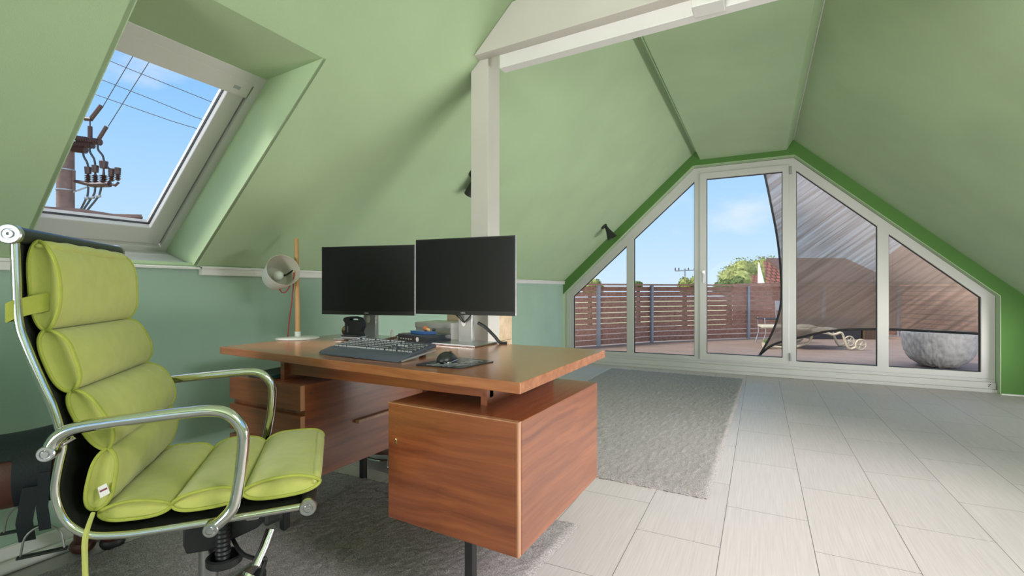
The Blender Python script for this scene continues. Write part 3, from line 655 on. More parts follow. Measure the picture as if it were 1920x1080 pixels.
# ---- desk lamp
lm = empty('desk_lamp', (-2.085, 1.68, .75), 'white desk lamp on oak pole with red cable on left end of desk', 'lamp')
Lc = V((-2.085, 1.680, .7505))
obj('base', B().lathe([(.002, 0), (.103, 0), (.105, .003), (.100, .007), (.02, .011), (.002, .011)], 48, Matrix.Translation(Lc)), 'lampwhite', lm, smooth=True)
obj('socket', B().lathe([(.0145, .008), (.0145, .036), (.012, .037)], 24, Matrix.Translation(Lc)), 'lampwhite', lm, smooth=True)
obj('pole', B().tube([Lc+V((0, 0, .030)), Lc+V((-.004, 0, .28)), Lc+V((-.012, .002, .508))], [.0118, .0115, .0108], 20), 'pole_wood', lm, smooth=True)
ax = (RX*.080+V((0, 0, .040))-FX*.080).normalized()
oc = RX*(-428/905*2.36)+FX*2.36+V((0, 0, 1+36.6/905*2.36))
z_ = ax; x_ = V((0, 0, 1)).cross(z_).normalized(); y_ = z_.cross(x_)
mt = Matrix((x_, y_, z_)).transposed().to_4x4(); mt.translation = oc
sh = obj('lamp_shade', B().loft([[mt @ V((r*math.cos(2*PI*k/48), r*math.sin(2*PI*k/48), zz)) for k in range(48)] for r, zz in ((.0790, 0), (.079, -.003), (.0665, -.112), (.060, -.124), (.045, -.131), (.012, -.133))], cap=False), 'lampwhite', lm, smooth=True)
obj('shade_inner', B().loft([[mt @ V((r*math.cos(2*PI*k/48), r*math.sin(2*PI*k/48), zz)) for k in range(48)] for r, zz in ((.0790, 0), (.0775, -.0005), (.065, -.110), (.055, -.122), (.004, -.124))], cap=False), 'lampin', sh, smooth=True)
obj('bulb', B().ball(mt @ V((-.006, -.006, -.062)), .024), 'bulb', lm, smooth=True)
obj('lampholder', B().tube([mt @ V((-.004, -.004, -.12)), mt @ V((-.006, -.006, -.080))], .014, 16), 'lampwhite', lm, smooth=True)
obj('fixing_screw', B().ball(mt @ V((.040, .010, -.10)), .006).tube([mt @ V((.048, .012, -.10)), Lc+V((-.008, 0, .36))], .004), 'black', lm, smooth=True)
obj('red_cable', B().tube(smoothpath([mt @ V((.0, -.070, -.085)), mt @ V((.008, -.092, -.075)), mt @ V((.022, -.090, -.058)), mt @ V((.035, -.068, -.04))]), .0028, 8), 'red', lm, smooth=True)
obj('red_cable', B().tube(smoothpath([Lc+V((-.010, -.014, .335)), Lc+V((-.016, -.014, .26)), Lc+V((-.026, -.016, .17)), Lc+V((-.040, -.018, .09)), Lc+V((-.050, -.018, .008))]), .0028, 8), 'red', lm, smooth=True)

# ---- gadgets at the left monitor's foot
tr = empty('tape_roll_holder', (-1.94, 1.90, .75), 'brown rounded gadget behind the left monitor foot, near the lamp', 'gadget')
g0 = V((-1.925, 1.845, .758))
b = B().loft([[g0+xl_*s_*.105+nl_*(.032*math.cos(2*PI*k/18))+V((0, 0, .028+(.025+.004*(s_ > .1))*math.sin(2*PI*k/18))) for k in range(18)] for s_ in (-.02, 0, .1, .9, 1.0)])
obj('body', b, 'brown', tr, smooth=True)
obj('top_shell', B().hexa([g0-nl_*.034+V((0, 0, .026)), g0-nl_*.034+xl_*.10+V((0, 0, .030)), g0+nl_*.02+xl_*.10+V((0, 0, .030)), g0+nl_*.02+V((0, 0, .026))], (0, 0, .024)), 'tan', tr, bevel=.008)
obj('orange_button', B().ball(g0+xl_*.030+V((0, 0, .053)), .010, sq=(1.5, 1, .6)), 'ochre', tr, smooth=True)
obj('keypad', B().hexa([g0+xl_*.05-nl_*.012+V((0, 0, .052)), g0+xl_*.095-nl_*.012+V((0, 0, .054)), g0+xl_*.095+nl_*.018+V((0, 0, .058)), g0+xl_*.05+nl_*.018+V((0, 0, .056))], (0, 0, .006)), 'lampwhite', tr)
obj('foot', B().hexa([g0-nl_*.02+V((0, 0, -.0075)), g0-nl_*.02+xl_*.1+V((0, 0, -.0075)), g0+nl_*.02+xl_*.1+V((0, 0, -.0075)), g0+nl_*.02+V((0, 0, -.0075))], (0, 0, .014)), 'brown', tr)
hp = empty('hole_punch', (-1.80, 1.78, .75), 'black hole punch with handle opening on the left monitor foot', 'hole punch')
h0 = V((-1.822, 1.742, .7587))
prof = [(0, 0), (.098, 0), (.094, .018), (.104, .042), (.102, .066), (.088, .085), (.060, .092), (.025, .091), (.0, .084), (-.004, .072), (.006, .060), (.008, .03), (.002, .014)]
hole = [(.032, .073), (.084, .072), (.078, .082), (.038, .082)]
obj('body', B().plate(prof, [hole], lambda x, z_: h0+xl_*(x-.008)+V((0, 0, z_+.016)), nl_*.035), 'navy', hp, bevel=.004)
obj('base_plate', B().hexa([h0-nl_*.028-xl_*.006, h0-nl_*.028+xl_*.086, h0+nl_*.045+xl_*.092, h0+nl_*.045], (0, 0, .010)), 'galv', hp, bevel=.002)
obj('rubber_base', B().hexa([h0-nl_*.026-xl_*.004+V((0, 0, .010)), h0-nl_*.026+xl_*.084+V((0, 0, .010)), h0+nl_*.04+xl_*.09+V((0, 0, .010)), h0+nl_*.04+V((0, 0, .010))], (0, 0, .008)), 'black', hp, bevel=.002)
obj('chrome_line', B().box((-.0015, -.001, 0), (.0015, .001, .03), Matrix.Translation(h0+xl_*.018-nl_*.002+V((0, 0, .030)))), 'steel', hp)
tagit(obj('lip_balm', B().lathe([(.0075, 0), (.0085, .001), (.0085, .024), (.0065, .026), (.005, .036), (.001, .038)], 18, Matrix.Translation(V((-1.655, 1.895, .7593)))), 'label', smooth=True), 'small cream coloured bottle at the right of the left monitor neck', 'bottle')
tagit(obj('brown_pouch', B().loft([[V((-1.61+.055*c_, 1.945+.016*math.sin(2*PI*k/14), .7585+.011*(1-c_*c_*.8)*(1+math.cos(2*PI*k/14)))) for k in range(14)] for c_ in (-1, -.8, -.3, .3, .8, 1)]), 'ochre', smooth=True), 'flat brown leather pouch behind the left monitor foot', 'pouch')
fd = tagit(obj('folder', B().hexa([(-1.86, 1.262, .6440), (-1.72, 1.255, .6440), (-1.72, 1.50, .6440), (-1.87, 1.50, .6440)], (0, 0, .012)).hexa([(-1.86, 1.258, .656), (-1.72, 1.252, .656), (-1.72, 1.49, .660), (-1.87, 1.49, .660)], (0, 0, .002)), 'teal', bevel=.001), 'dark teal folder stuck in the gap above the left desk drawers', 'folder')

# ---- boxes behind the desk
def crate(name, x0, x1, y0, y1, z1, label, nb):
    t = empty(name, ((x0+x1)/2, (y0+y1)/2, 0), label, 'crate')
    hb = z1/nb
    for k in range(nb):
        obj('board', B().box((x0, y0, k*hb+.001), (x1, y0+.016, (k+1)*hb-.001)).box((x0, y1-.016, k*hb+.001), (x1, y1, (k+1)*hb-.001)).box((x0, y0+.016, k*hb+.001), (x0+.016, y1-.016, (k+1)*hb-.001)).box((x1-.016, y0+.016, k*hb+.001), (x1, y1-.016, (k+1)*hb-.001)), 'pine', t)
    obj('top_board', B().box((x0, y0, z1-.001), (x1, y1, z1+.014)), 'pine', t)
    for z_ in (hb*.4, hb*1.6, z1-.05, z1-.12):
        obj('nail', B().ball((x1-.03, y0-.0005, z_), .004).ball((x1-.055, y0-.0005, z_-.03), .004), 'brown', t)
crate('pine_crate', -1.55, -1.250, 2.225, 2.430, .90, 'tall pine crate with nailed boards behind the white post', 5)
crate('pine_crate', -1.78, -1.33, 2.02, 2.225, .703, 'low pine crate behind the desk beneath the white lidded box', 4)
wb = empty('storage_box', (-1.50, 2.12, .718), 'white lidded cardboard box behind the mini computer', 'box')
obj('body', B().box((-1.612, 2.030, .7185), (-1.392, 2.210, .812)), 'greybox', wb, bevel=.001)
obj('lid', B().box((-1.616, 2.026, .800), (-1.388, 2.214, .828)), 'greybox', wb, bevel=.0015)

# ---- round stool seen under the desk
sl = empty('round_stool', (-1.90, 2.16, 0), 'low round stool with brown wooden rim under the far side of the desk', 'stool')
sc_ = V((-1.93, 2.19, 0))
obj('seat_rim', B().lathe([(.145, .082), (.155, .082), (.158, .098), (.155, .112), (.145, .112)], 40, Matrix.Translation(sc_)), 'brown', sl, smooth=True)
obj('seat', B().lathe([(.002, .095), (.146, .095), (.146, .108), (.002, .110)], 40, Matrix.Translation(sc_)), 'label', sl, smooth=True)
for k in range(3):
    a_ = 2*PI*k/3-.9
    obj('leg', B().tube([sc_+V((.11*math.cos(a_), .11*math.sin(a_), .09)), sc_+V((.15*math.cos(a_), .15*math.sin(a_), .012))], [.009, .011], 10).ball(sc_+V((.15*math.cos(a_), .15*math.sin(a_), .013)), .012), 'steel', sl, smooth=True)
obj('foot_ring', B().tube([sc_+V((.135*math.cos(2*PI*k/32), .135*math.sin(2*PI*k/32), .042)) for k in range(32)], .009, 8, closed=True), 'chrome', sl, smooth=True)

# ================================================================ OFFICE CHAIR
CB = V((-1.144, .728, 0)); CD = V((.6796, .7336, 0)); CW = V((-.7336, .6796, 0))
def cp(t_, w_, z_): return CB+CD*t_+CW*w_+V((0, 0, z_))
ch = empty('office_chair', tuple(cp(-.098, .25, 0)), 'lime green cushioned high back office chair with chrome arms at the desk', 'office chair')
prof = [(-.403, 1.100), (-.401, 1.03), (-.397, .934), (-.384, .877), (-.357, .795), (-.340, .747), (-.325, .687), (-.321, .657), (-.328, .617), (-.335, .560), (-.326, .512), (-.307, .477), (-.272, .452), (-.22, .443), (-.162, .441), (0, .444), (.163, .449)]
pp = smoothpath([V((t_, 0, z_)) for t_, z_ in prof], 5)
for w_ in (0, .50):
    obj('side_frame', B().tube([cp(p.x, w_, p.z) for p in pp], .0085, 12), 'chrome', ch, smooth=True)
sl_ = obj('sling', B().loft([[cp(p.x-.002, .008, p.z), cp(p.x-.002, .492, p.z), cp(p.x-.006, .492, p.z-.003), cp(p.x-.006, .008, p.z-.003)] for p in pp]), 'sling', ch, smooth=True, angle=60)
def roller(t_, z_, r):
    o_ = obj('cross_roller', B().tube([cp(t_, -.008, z_), cp(t_, .508, z_)], r*.86, 24), 'black', ch, smooth=True)
    for w_, sg in ((-.008, -1), (.508, 1)):
        a_ = cp(t_, w_, z_)
        q_ = Matrix((CD, V((0, 0, 1)).cross(CD)*-1, CW*sg)).transposed().to_4x4()
        xx = CD; zz = CW*sg; yy = zz.cross(xx); q_ = Matrix((xx, yy, zz)).transposed().to_4x4(); q_.translation = a_
        obj('end_cap', B().lathe([(.001, -.002), (r, -.002), (r, .008), (r*.90, .011), (r*.55, .011), (r*.50, .009), (r*.42, .009), (r*.38, .012), (r*.15, .012), (r*.12, .008), (.001, .008)], 32, q_), 'steel', o_, smooth=True, angle=30)
roller(-.405, 1.117, .0215); roller(.176, .450, .0205)
# arms
def arm(w_, sgn):
    pts = smoothpath([cp(t_, w_, z_) for t_, z_ in ((-.332, .653), (-.318, .682), (-.288, .700), (-.23, .707), (-.183, .710), (-.081, .716), (-.030, .716), (.005, .704), (.028, .676), (.035, .645), (.031, .584), (.022, .52), (.012, .482), (-.008, .458), (-.031, .441))], 6)
    a_ = obj('armrest', B().tube(pts, .0138, 16), 'chrome', ch, smooth=True)
    for t_, z_ in ((-.332, .653), (-.031, .441)):
        xx = CD; zz = CW*sgn; yy = zz.cross(xx); q_ = Matrix((xx, yy, zz)).transposed().to_4x4(); q_.translation = cp(t_, w_, z_)
        obj('arm_bolt', B().lathe([(.001, -.030), (.009, -.030), (.0165, -.014), (.0165, .012), (.0145, .0145), (.010, .0145), (.009, .012), (.007, .012), (.006, .015), (.001, .015)], 24, q_), 'steel', a_, smooth=True, angle=30)
arm(-.032, -1); arm(.532, 1)
obj('back_bracket', B().tube([cp(-.332, -.02, .653), cp(-.30, -.005, .672), cp(-.325, 0, .69)], .005, 8), 'chrome', ch, smooth=True)

# cushion pads
def pad(name, A, Bp, front, tf, tb, w0, w1, seed, top=0):
    """one padded segment between two seams A and Bp, given as (t,z); front = unit (t,z) towards the sitter"""
    rnd = random.Random(seed); A = V((A[0], 0, A[1])); Bp = V((Bp[0], 0, Bp[1])); fr = V((front[0], 0, front[1])).normalized()
    nu, nv = 26, 30; ph = [rnd.uniform(0, 6) for _ in range(6)]
    def lens(u, p=2.8, q=.62): return max(0.0, 1-abs(2*u-1)**p)**q
    def fpt(u, v, side):
        L = lens(u); c_ = A.lerp(Bp, u)
        edge = 1-.16*abs(2*v-1)**7
        ww = w0+(w1-w0)*v
        ww += (.5-v)*2*.016*(1-lens(u, 4, .5))
        if side > 0:
            wr = .0022*math.sin(v*34+ph[0]+3*u)*math.exp(-min(u, 1-u)*7)+.0016*math.sin(v*57+ph[1])*math.exp(-min(u, 1-u)*10)+.0014*math.sin(v*9+u*7+ph[2])
            h_ = tf*L*edge*(1+.06*math.sin(v*5+ph[3]))+wr*min(1, L*1.2)
        else: h_ = -tb*L*(1-.2*abs(2*v-1)**5)
        p_ = c_+fr*h_
        return p_.x, ww, p_.z
    rings = []
    for i in range(nu+1):
        u = i/nu; u = .5-.5*math.cos(PI*u)*.985 if 0 < i < nu else u
        r = [fpt(u, j/nv, 1) for j in range(nv+1)]
        f1 = fpt(u, 1, 1); b1 = fpt(u, 1, -1); L = lens(u)
        for k in (.25, .5, .75): r.append((f1[0]+(b1[0]-f1[0])*k, f1[1]-.014*L*math.sin(PI*k), f1[2]+(b1[2]-f1[2])*k))
        r += [fpt(u, 1-j/8, -1) for j in range(9)]
        f0 = fpt(u, 0, 1); b0 = fpt(u, 0, -1)
        for k in (.75, .5, .25): r.append((f0[0]+(b0[0]-f0[0])*k, f0[1]+.016*L*math.sin(PI*k), f0[2]+(b0[2]-f0[2])*k))
        rings.append([cp(*p_) for p_ in r])
    p_ = obj(name, B().loft(rings), 'lime', ch, smooth=True, angle=75)
    for v in (0, 1):
        e1 = [cp(*fpt(.5-.5*math.cos(PI*i/24), v, 1)) for i in range(25)]; e2 = [cp(*fpt(.5-.5*math.cos(PI*i/24), v, -1)) for i in range(25)]
        obj('piping', B().tube(e1, .0042, 8).tube(e2, .0042, 8), 'lime_dark', p_, smooth=True)
    return p_
fb = (.98, .12)
S_ = [(-.383, 1.108), (-.371, .908), (-.324, .768), (-.256, .630), (-.282, .492)]
pad('back_pad', S_[0], S_[1], (.995, -.02), .041, .020, .030, .484, 1)
pad('back_pad', S_[1], S_[2], (.95, .30), .044, .022, .028, .486, 2)
pad('back_pad', S_[2], S_[3], (.90, .43), .044, .020, .028, .486, 3)
p4 = pad('back_pad', S_[3], S_[4], (.985, -.17), .036, .024, .028, .484, 4)
Q_ = [(-.272, .482), (-.129, .480), (.022, .487), (.203, .494)]
pad('seat_pad', Q_[0], Q_[1], (0, 1), .030, .020, .026, .474, 5)
pad('seat_pad', Q_[1], Q_[2], (-.03, 1), .032, .020, .026, .474, 6)
pad('seat_pad', Q_[2], Q_[3], (-.03, 1), .034, .024, .026, .474, 7)
# rounded top end of the headrest pad and front end of the seat pad
def endroll(name, c_, r, w0, w1):
    rings = []
    for i in range(21):
        v = i/20; k_ = (1-abs(2*v-1)**8)**.5*.85+.15; w_ = w0+(w1-w0)*v
        rings.append([cp(c_[0]+r[0]*k_*math.cos(a_), w_, c_[1]+r[1]*k_*math.sin(a_)+.0015*math.sin(v*30)) for a_ in [2*PI*k/14 for k in range(14)]])
    return obj(name, B().loft(rings), 'lime', ch, smooth=True, angle=75)
endroll('top_edge', (-.380, 1.096), (.026, .016), .032, .482)
endroll('front_edge', (.190, .496), (.016, .022), .030, .470)
st_ = obj('tie_strap', B().loft([[cp(t_, w_, z_+dz) for dz, w_ in ((.020, w), (-.020, w))]+[cp(t_+.002, w+.0015, z_-.020), cp(t_+.002, w+.0015, z_+.020)] for t_, w, z_ in ((-.366, .040, .972), (-.385, .018, .966), (-.402, -.010, .957), (-.412, -.014, .950), (-.416, .002, .950), (-.412, .02, .952))]), 'lime_dark', ch, smooth=True)
for k, (dx, dz) in enumerate(((0, 0), (.007, .004))):
    obj('tie_cord', B().tube(smoothpath([cp(-.276, .022, .492), cp(-.277, -.014+dx, .455), cp(-.277+dx*.3, -.016, .40), cp(-.275+dx*.5, -.014, .30), cp(-.272+dx*1.2, -.012, .20), cp(-.268+dx*1.6, -.012, .12+dz)]), .0046, 8), 'lime', ch, smooth=True)
lb = obj('care_label', B().hexa([cp(-.268, .024, .548), cp(-.252, .024, .556), cp(-.244, .022, .533), cp(-.262, .022, .524)], tuple(CW*-.002)), 'label', ch)
obj('label_print', B().hexa([cp(-.264, .0215, .541), cp(-.250, .0215, .547), cp(-.249, .0215, .543), cp(-.263, .0215, .537)], tuple(CW*-.0008)), 'ink', lb)
obj('cushion_clip', B().loft([[cp(-.418+.014*math.cos(a_), .03+w_, .955+.014*math.sin(a_)) for a_ in [k*PI/6 for k in range(12)]] for w_ in (0, .03)]), 'teal', ch, smooth=True)
# under-seat mechanism
obj('seat_spider', B().hexa([cp(-.16, .03, .418), cp(-.13, .03, .418), cp(-.09, .25, .405), cp(-.12, .25, .405)], (0, 0, .016)).hexa([cp(.03, .03, .418), cp(.06, .03, .418), cp(.02, .25, .405), cp(-.01, .25, .405)], (0, 0, .016)).hexa([cp(-.12, .25, .405), cp(-.09, .25, .405), cp(-.13, .47, .418), cp(-.16, .47, .418)], (0, 0, .016)).hexa([cp(-.01, .25, .405), cp(.02, .25, .405), cp(.06, .47, .418), cp(.03, .47, .418)], (0, 0, .016)), 'steel', ch, bevel=.004)
obj('tilt_mechanism', B().prism([cp(-.150, .205, .300), cp(-.150, .205, .345), cp(-.128, .205, .372), cp(.10, .205, .405), (cp(.11, .205, .385)), cp(.03, .205, .318), cp(-.05, .205, .290), cp(-.06, .205, .276), cp(-.142, .205, .276)], tuple(CW*.09)), 'black', ch, bevel=.006)
obj('front_arm_mount', B().hexa([cp(.06, .10, .360), cp(.11, .10, .375), cp(.11, .40, .375), cp(.06, .40, .360)], (0, 0, .055)), 'black', ch, bevel=.012)
obj('rear_mount', B().hexa([cp(-.22, .16, .375), cp(-.15, .16, .372), cp(-.15, .34, .372), cp(-.22, .34, .375)], (0, 0, .045)), 'black', ch, bevel=.014)
kn = [cp(-.050, .185, .385-k*.006) for k in range(24)]
obj('tension_screw', B().tube(kn, [.017 if k % 2 else .0195 for k in range(24)], 20, caps=True), 'black', ch, smooth=True, angle=20)
kc = cp(-.046, .185, .245)
obj('tension_knob', B().lathe([(.020, .004), (.042, .002), (.045, .006), (.045, .022), (.040, .026), (.036, .022), (.035, .012), (.020, .010)], 36, Matrix.Translation(kc)), 'black', ch, smooth=True, angle=30)
obj('tilt_lock', B().tube([cp(.075, .13, .345), cp(.062, .11, .31), cp(.045, .085, .275)], [.012, .0125, .0125], 18), 'chrome', ch, smooth=True)
obj('lock_disc', B().tube([cp(.0335, .075, .262), cp(.030, .072, .257)], .0205, 28), 'chrome', ch, smooth=True)
obj('height_lever', B().tube(smoothpath([cp(-.045, .25, .300), cp(.0, .15, .285), cp(.050, .10, .283), cp(.066, .09, .288), cp(.064, .09, .272), cp(.048, .08, .23), cp(.034, .07, .175)], 4), .0055, 10).tube([cp(.036, .071, .180), cp(.026, .066, .145)], [.012, .016], 12), 'black', ch, smooth=True)
cc = cp(-.098, .25, 0)
obj('gas_column', B().lathe([(.001, .085), (.0245, .085), (.0245, .280), (.001, .282)], 28, Matrix.Translation(cc)), 'steel', ch, smooth=True)
obj('column_collar', B().lathe([(.028, .06), (.034, .065), (.034, .135), (.026, .150), (.026, .12)], 28, Matrix.Translation(cc)), 'black', ch, smooth=True)
for k in range(5):
    d0 = math.atan2(FX.y, FX.x)+.02+2*PI*k/5; dv = V((math.cos(d0), math.sin(d0), 0)); nv_ = V((-dv.y, dv.x, 0))
    rings = []
    for r, h_, w_, z0 in ((.02, .05, .024, .095), (.10, .040, .021, .090), (.20, .030, .017, .080), (.262, .022, .014, .072), (.278, .016, .010, .070)):
        c_ = cc+dv*r; rings.append([c_+nv_*w_+V((0, 0, z0-h_/2)), c_+nv_*w_+V((0, 0, z0+h_/4)), c_+nv_*w_*.5+V((0, 0, z0+h_/2)), c_-nv_*w_*.5+V((0, 0, z0+h_/2)), c_-nv_*w_+V((0, 0, z0+h_/4)), c_-nv_*w_+V((0, 0, z0-h_/2))])
    lg = obj('base_leg', B().loft(rings), 'steel', ch, smooth=True, angle=50)
    wc = cc+dv*.255+V((0, 0, .029))
    cs = obj('castor', B().tube([wc+nv_*.006, wc+nv_*.026], .028, 24).tube([wc-nv_*.006, wc-nv_*.026], .028, 24).tube([wc, wc+V((0, 0, .045))], .007, 10), 'black', lg, smooth=True, angle=40)

# ================================================================ DECORATIVE HORSE WITH SADDLE (left edge)
hd = V((.50, .866, 0)); hw = V((-.866, .50, 0)); HC = V((-2.045, .565, .447))
hs = empty('leather_horse', (HC.x, HC.y, 0), 'brown leather toy horse by the left wall behind the green chair', 'toy horse')
rings = []
for s_, ry, rz, dz in ((-.36, .03, .03, .03), (-.33, .075, .085, .02), (-.24, .095, .105, .0), (-.10, .098, .104, -.008), (.05, .095, .100, -.005), (.16, .095, .100, .0), (.22, .070, .075, .01), (.245, .025, .03, .02)):
    rings.append([HC+hd*s_+hw*(ry*math.cos(2*PI*k/24))+V((0, 0, dz+rz*math.sin(2*PI*k/24))) for k in range(24)])
obj('body', B().loft(rings), 'shoe', hs, smooth=True, angle=180)
obj('neck_and_head', B().tube(smoothpath([HC+hd*-.28+V((0, 0, .04)), HC+hd*-.36+V((0, 0, .15)), HC+hd*-.40+V((0, 0, .24)), HC+hd*-.46+V((0, 0, .25)), HC+hd*-.52+V((0, 0, .20))], 5), [.07]*3+[.06]*6+[.05]*6+[.045]*3+[.035]*3, 16), 'shoe', hs, smooth=True, angle=180)
for s_, w_, e_ in ((-.28, -.05, (-.03, -.02)), (-.28, .05, (-.02, .01)), (.16, -.03, 'A'), (.19, .05, 'B')):
    p0 = HC+hd*s_+hw*w_; p1 = V((-2.215, .950, .045)) if e_ == 'A' else V((-2.285, .885, .045)) if e_ == 'B' else V((p0.x, p0.y, .045))+hd*e_[0]+hw*e_[1]
    lg = obj('leg', B().tube(smoothpath([p0, p0.lerp(p1, .5)+hd*.012, p1], 4), [.042]*3+[.034]*3+[.028]*3, 14), 'shoe', hs, smooth=True, angle=180)
    obj('hoof', B().ball((p1.x, p1.y, .032), .034, sq=(1.2, 1.2, .9)), 'shoe' if e_ == 'B' else 'seal', lg, smooth=True)
# saddle is lying on the horse
sd_ = empty('saddle', tuple(HC+V((0, 0, .10))), 'dark navy saddle with hanging straps and stirrups on the brown horse', 'saddle')
def shell(s0, s1, a0, a1, off, fnz=lambda s_, a_: 0):
    b_ = B()
    def fn(u, v):
        s_ = s0+(s1-s0)*u; a_ = a0+(a1-a0)*v; r = off+fnz(u, v)
        return HC+hd*s_+hw*((.098+r)*math.cos(a_))+V((0, 0, (.104+r)*math.sin(a_)))
    g1 = B().grid(fn, 16, 20); off2 = off; 
    b_.add(g1.v, g1.f)
    g2 = B().grid(lambda u, v: fn(u, v)-(fn(u, v)-(HC+hd*(s0+(s1-s0)*u)))*.06, 16, 20, True); b_.add(g2.v, g2.f)
    return b_
R_ = math.radians
obj('seat', shell(-.16, .168, R_(14), R_(150), .010, lambda u, v: .02*(2*u-1)**2*math.sin(PI*v)), 'navy', sd_, smooth=True)
obj('flap', shell(.075, .160, R_(142), R_(224), .014), 'navy', sd_, smooth=True)
obj('flap', shell(.045, .140, R_(-46), R_(22), .014), 'navy', sd_, smooth=True)
obj('cantle_strap', B().tube(smoothpath([HC+hd*.17+hw*-.02+V((0, 0, .125)), HC+hd*.195+V((0, 0, .13)), HC+hd*.20+hw*-.06+V((0, 0, .09)), HC+hd*.195+hw*-.095+V((0, 0, .02))]), .009, 8), 'ochre', sd_, smooth=True)
def strap(pts, wd, mat='navy'):
    rings = []
    for p in pts:
        p = V(p); rings.append([p-hd*wd/2, p+hd*wd/2, p+hd*wd/2-hw*.004, p-hd*wd/2-hw*.004])
    return obj('strap', B().loft(rings), mat, sd_)
def stirrup(c_, w_, h_):
    c_ = V(c_)
    pts = [c_+hd*(-w_/2)]+[c_+hd*(-w_/2*.92*math.cos(PI*k/12))+V((0, 0, h_*.35+h_*.65*math.sin(PI*k/12))) for k in range(13)]+[c_+hd*(w_/2)]
    s_ = obj('stirrup', B().tube(pts, .0030, 8), 'steel', sd_, smooth=True)
    obj('tread', B().box((-w_/2-.008, -.010, -.004), (w_/2+.008, .010, .002), Matrix.Translation(c_) @ Matrix.Rotation(math.atan2(hd.y, hd.x), 4, 'Z')), 'black', s_, bevel=.002)
near = -.128
c1 = cw(-1.366, 1.405, .234)
strap([HC+hd*.150+hw*near+V((0, 0, .02)), HC+hd*.145+hw*(near-.004)+V((0, 0, -.08)), c1+hd*.006+V((0, 0, .066))], .026)
stirrup(c1, .094, .078)
c2 = cw(-1.53, 1.51, .249)
stirrup(c2, .085, .075)
strap([c2+V((0, 0, .07)), c2+V((0, 0, .2))], .022)
strap([HC+hd*.118+hw*(near+.010)+V((0, 0, -.02)), HC+hd*.105+hw*(near+.008)+V((0, 0, -.12)), cw(-1.405, 1.40, .272)], .036)

# ================================================================ WALL SPOTLIGHTS on the left slope
def spot(x, y, label, tw, up=0):
    z0 = zL(x); n_ = V((SL, 0, -1)).normalized()   # into the room
    p = V((x, y, z0))
    t = empty('wall_spotlight', tuple(p), label, 'wall lamp', 'black spotlights on the left roof slope')
    zz = n_; xx = V((0, 1, 0)); yy = zz.cross(xx); mt = Matrix((xx, yy, zz)).transposed().to_4x4(); mt.translation = p
    obj('wall_plate', B().lathe([(.001, -.002), (.040, -.002), (.040, .012), (.034, .018), (.001, .018)], 28, mt), 'black', t, smooth=True, angle=40)
    j = p+n_*.045+V((0, 0, .004))
    obj('arm', B().tube([p+n_*.015, j, j+V(tw)*.02], .006, 10), 'chrome', t, smooth=True)
    a_ = V(tw).normalized(); s_ = j+V((0, 0, .015)); xx = a_.cross(V((0, 1, .1))).normalized(); yy = a_.cross(xx)
    rs = [[s_+a_*d_+(xx*math.cos(2*PI*k/32)+yy*math.sin(2*PI*k/32))*r for k in range(32)] for d_, r in ((-.012, .004), (-.010, .016), (.02, .021), (.07, .034), (.115, .052), (.150, .063), (.150, .060), (.11, .048), (.02, .018))]
    obj('shade', B().loft(rs), 'black', t, smooth=True, angle=50)
spot(-1.676, 5.683, 'black cone spotlight on the left roof slope next to the gable window', (.40, .10, -.78))
spot(-1.668, 2.70, 'black cone spotlight on the left roof slope mostly hidden behind the white post', (-.35, .3, -.6))

# ================================================================ OUTSIDE: balcony
obj('ground', B().box((-150, 6.5, -3.3), (150, 220, -3.1)).box((-150, -60, -3.3), (-2.9, 6.5, -3.1)), 'lawn', kind='structure')
deck = B(); y = 6.46
while y < 14.2:
    deck.box((-4.2, y, -.05), (6.4, y+.088, -.022)); y += .094
obj('balcony_deck', deck, 'deckwood', kind='structure')
obj('balcony_slab', B().box((-4.2, 6.46, -.30), (6.4, 14.25, -.055)), 'darkroof', kind='structure')
F_ = [(-3.75, 6.75), (-2.581, 8.42), (-1.854, 9.494), (-.216, 11.144), (1.20, 12.10), (2.70, 13.25), (3.85, 12.10), (5.6, 9.6)]
fe = empty('balcony_fence', (-.2, 11.1, -.022), 'brown horizontal slat fence with grey posts around the balcony', 'fence')
for i in range(len(F_)-1):
    p, q = V(F_[i]+(0,)), V(F_[i+1]+(0,)); d = (q-p).normalized(); n_ = V((-d.y, d.x, 0))
    if n_.y < 0: n_ = -n_
    b = B(); nb = 11; pitch = (1.055+.01)/nb
    for k in range(nb):
        z0 = .0+k*pitch; jx = random.uniform(-.0015, .0015)
        b.hexa([p+n_*(.03)+V((0, 0, z0)), q+n_*(.03)+V((0, 0, z0+jx)), q+n_*(.055)+V((0, 0, z0+jx)), p+n_*(.055)+V((0, 0, z0))], (0, 0, pitch-.0135+jx))
    obj('slat_panel', b, 'fence', fe)
    obj('cap_rail', B().hexa([p-n_*.045+V((0, 0, 1.072)), q-n_*.045+V((0, 0, 1.072)), q+n_*.075+V((0, 0, 1.072)), p+n_*.075+V((0, 0, 1.072))], (0, 0, .030)), 'fence', fe)
    if i: 
        pb = B().hexa([p-d*.024-n_*.03+V((0, 0, -.022)), p+d*.024-n_*.03+V((0, 0, -.022)), p+d*.024+n_*.03+V((0, 0, -.022)), p-d*.024+n_*.03+V((0, 0, -.022))], (0, 0, 1.094))
        for z_ in (.35, .92): pb.ball(p-n_*.032+V((0, 0, z_)), .011, 10, 6)
        obj('post', pb, 'galv', fe)

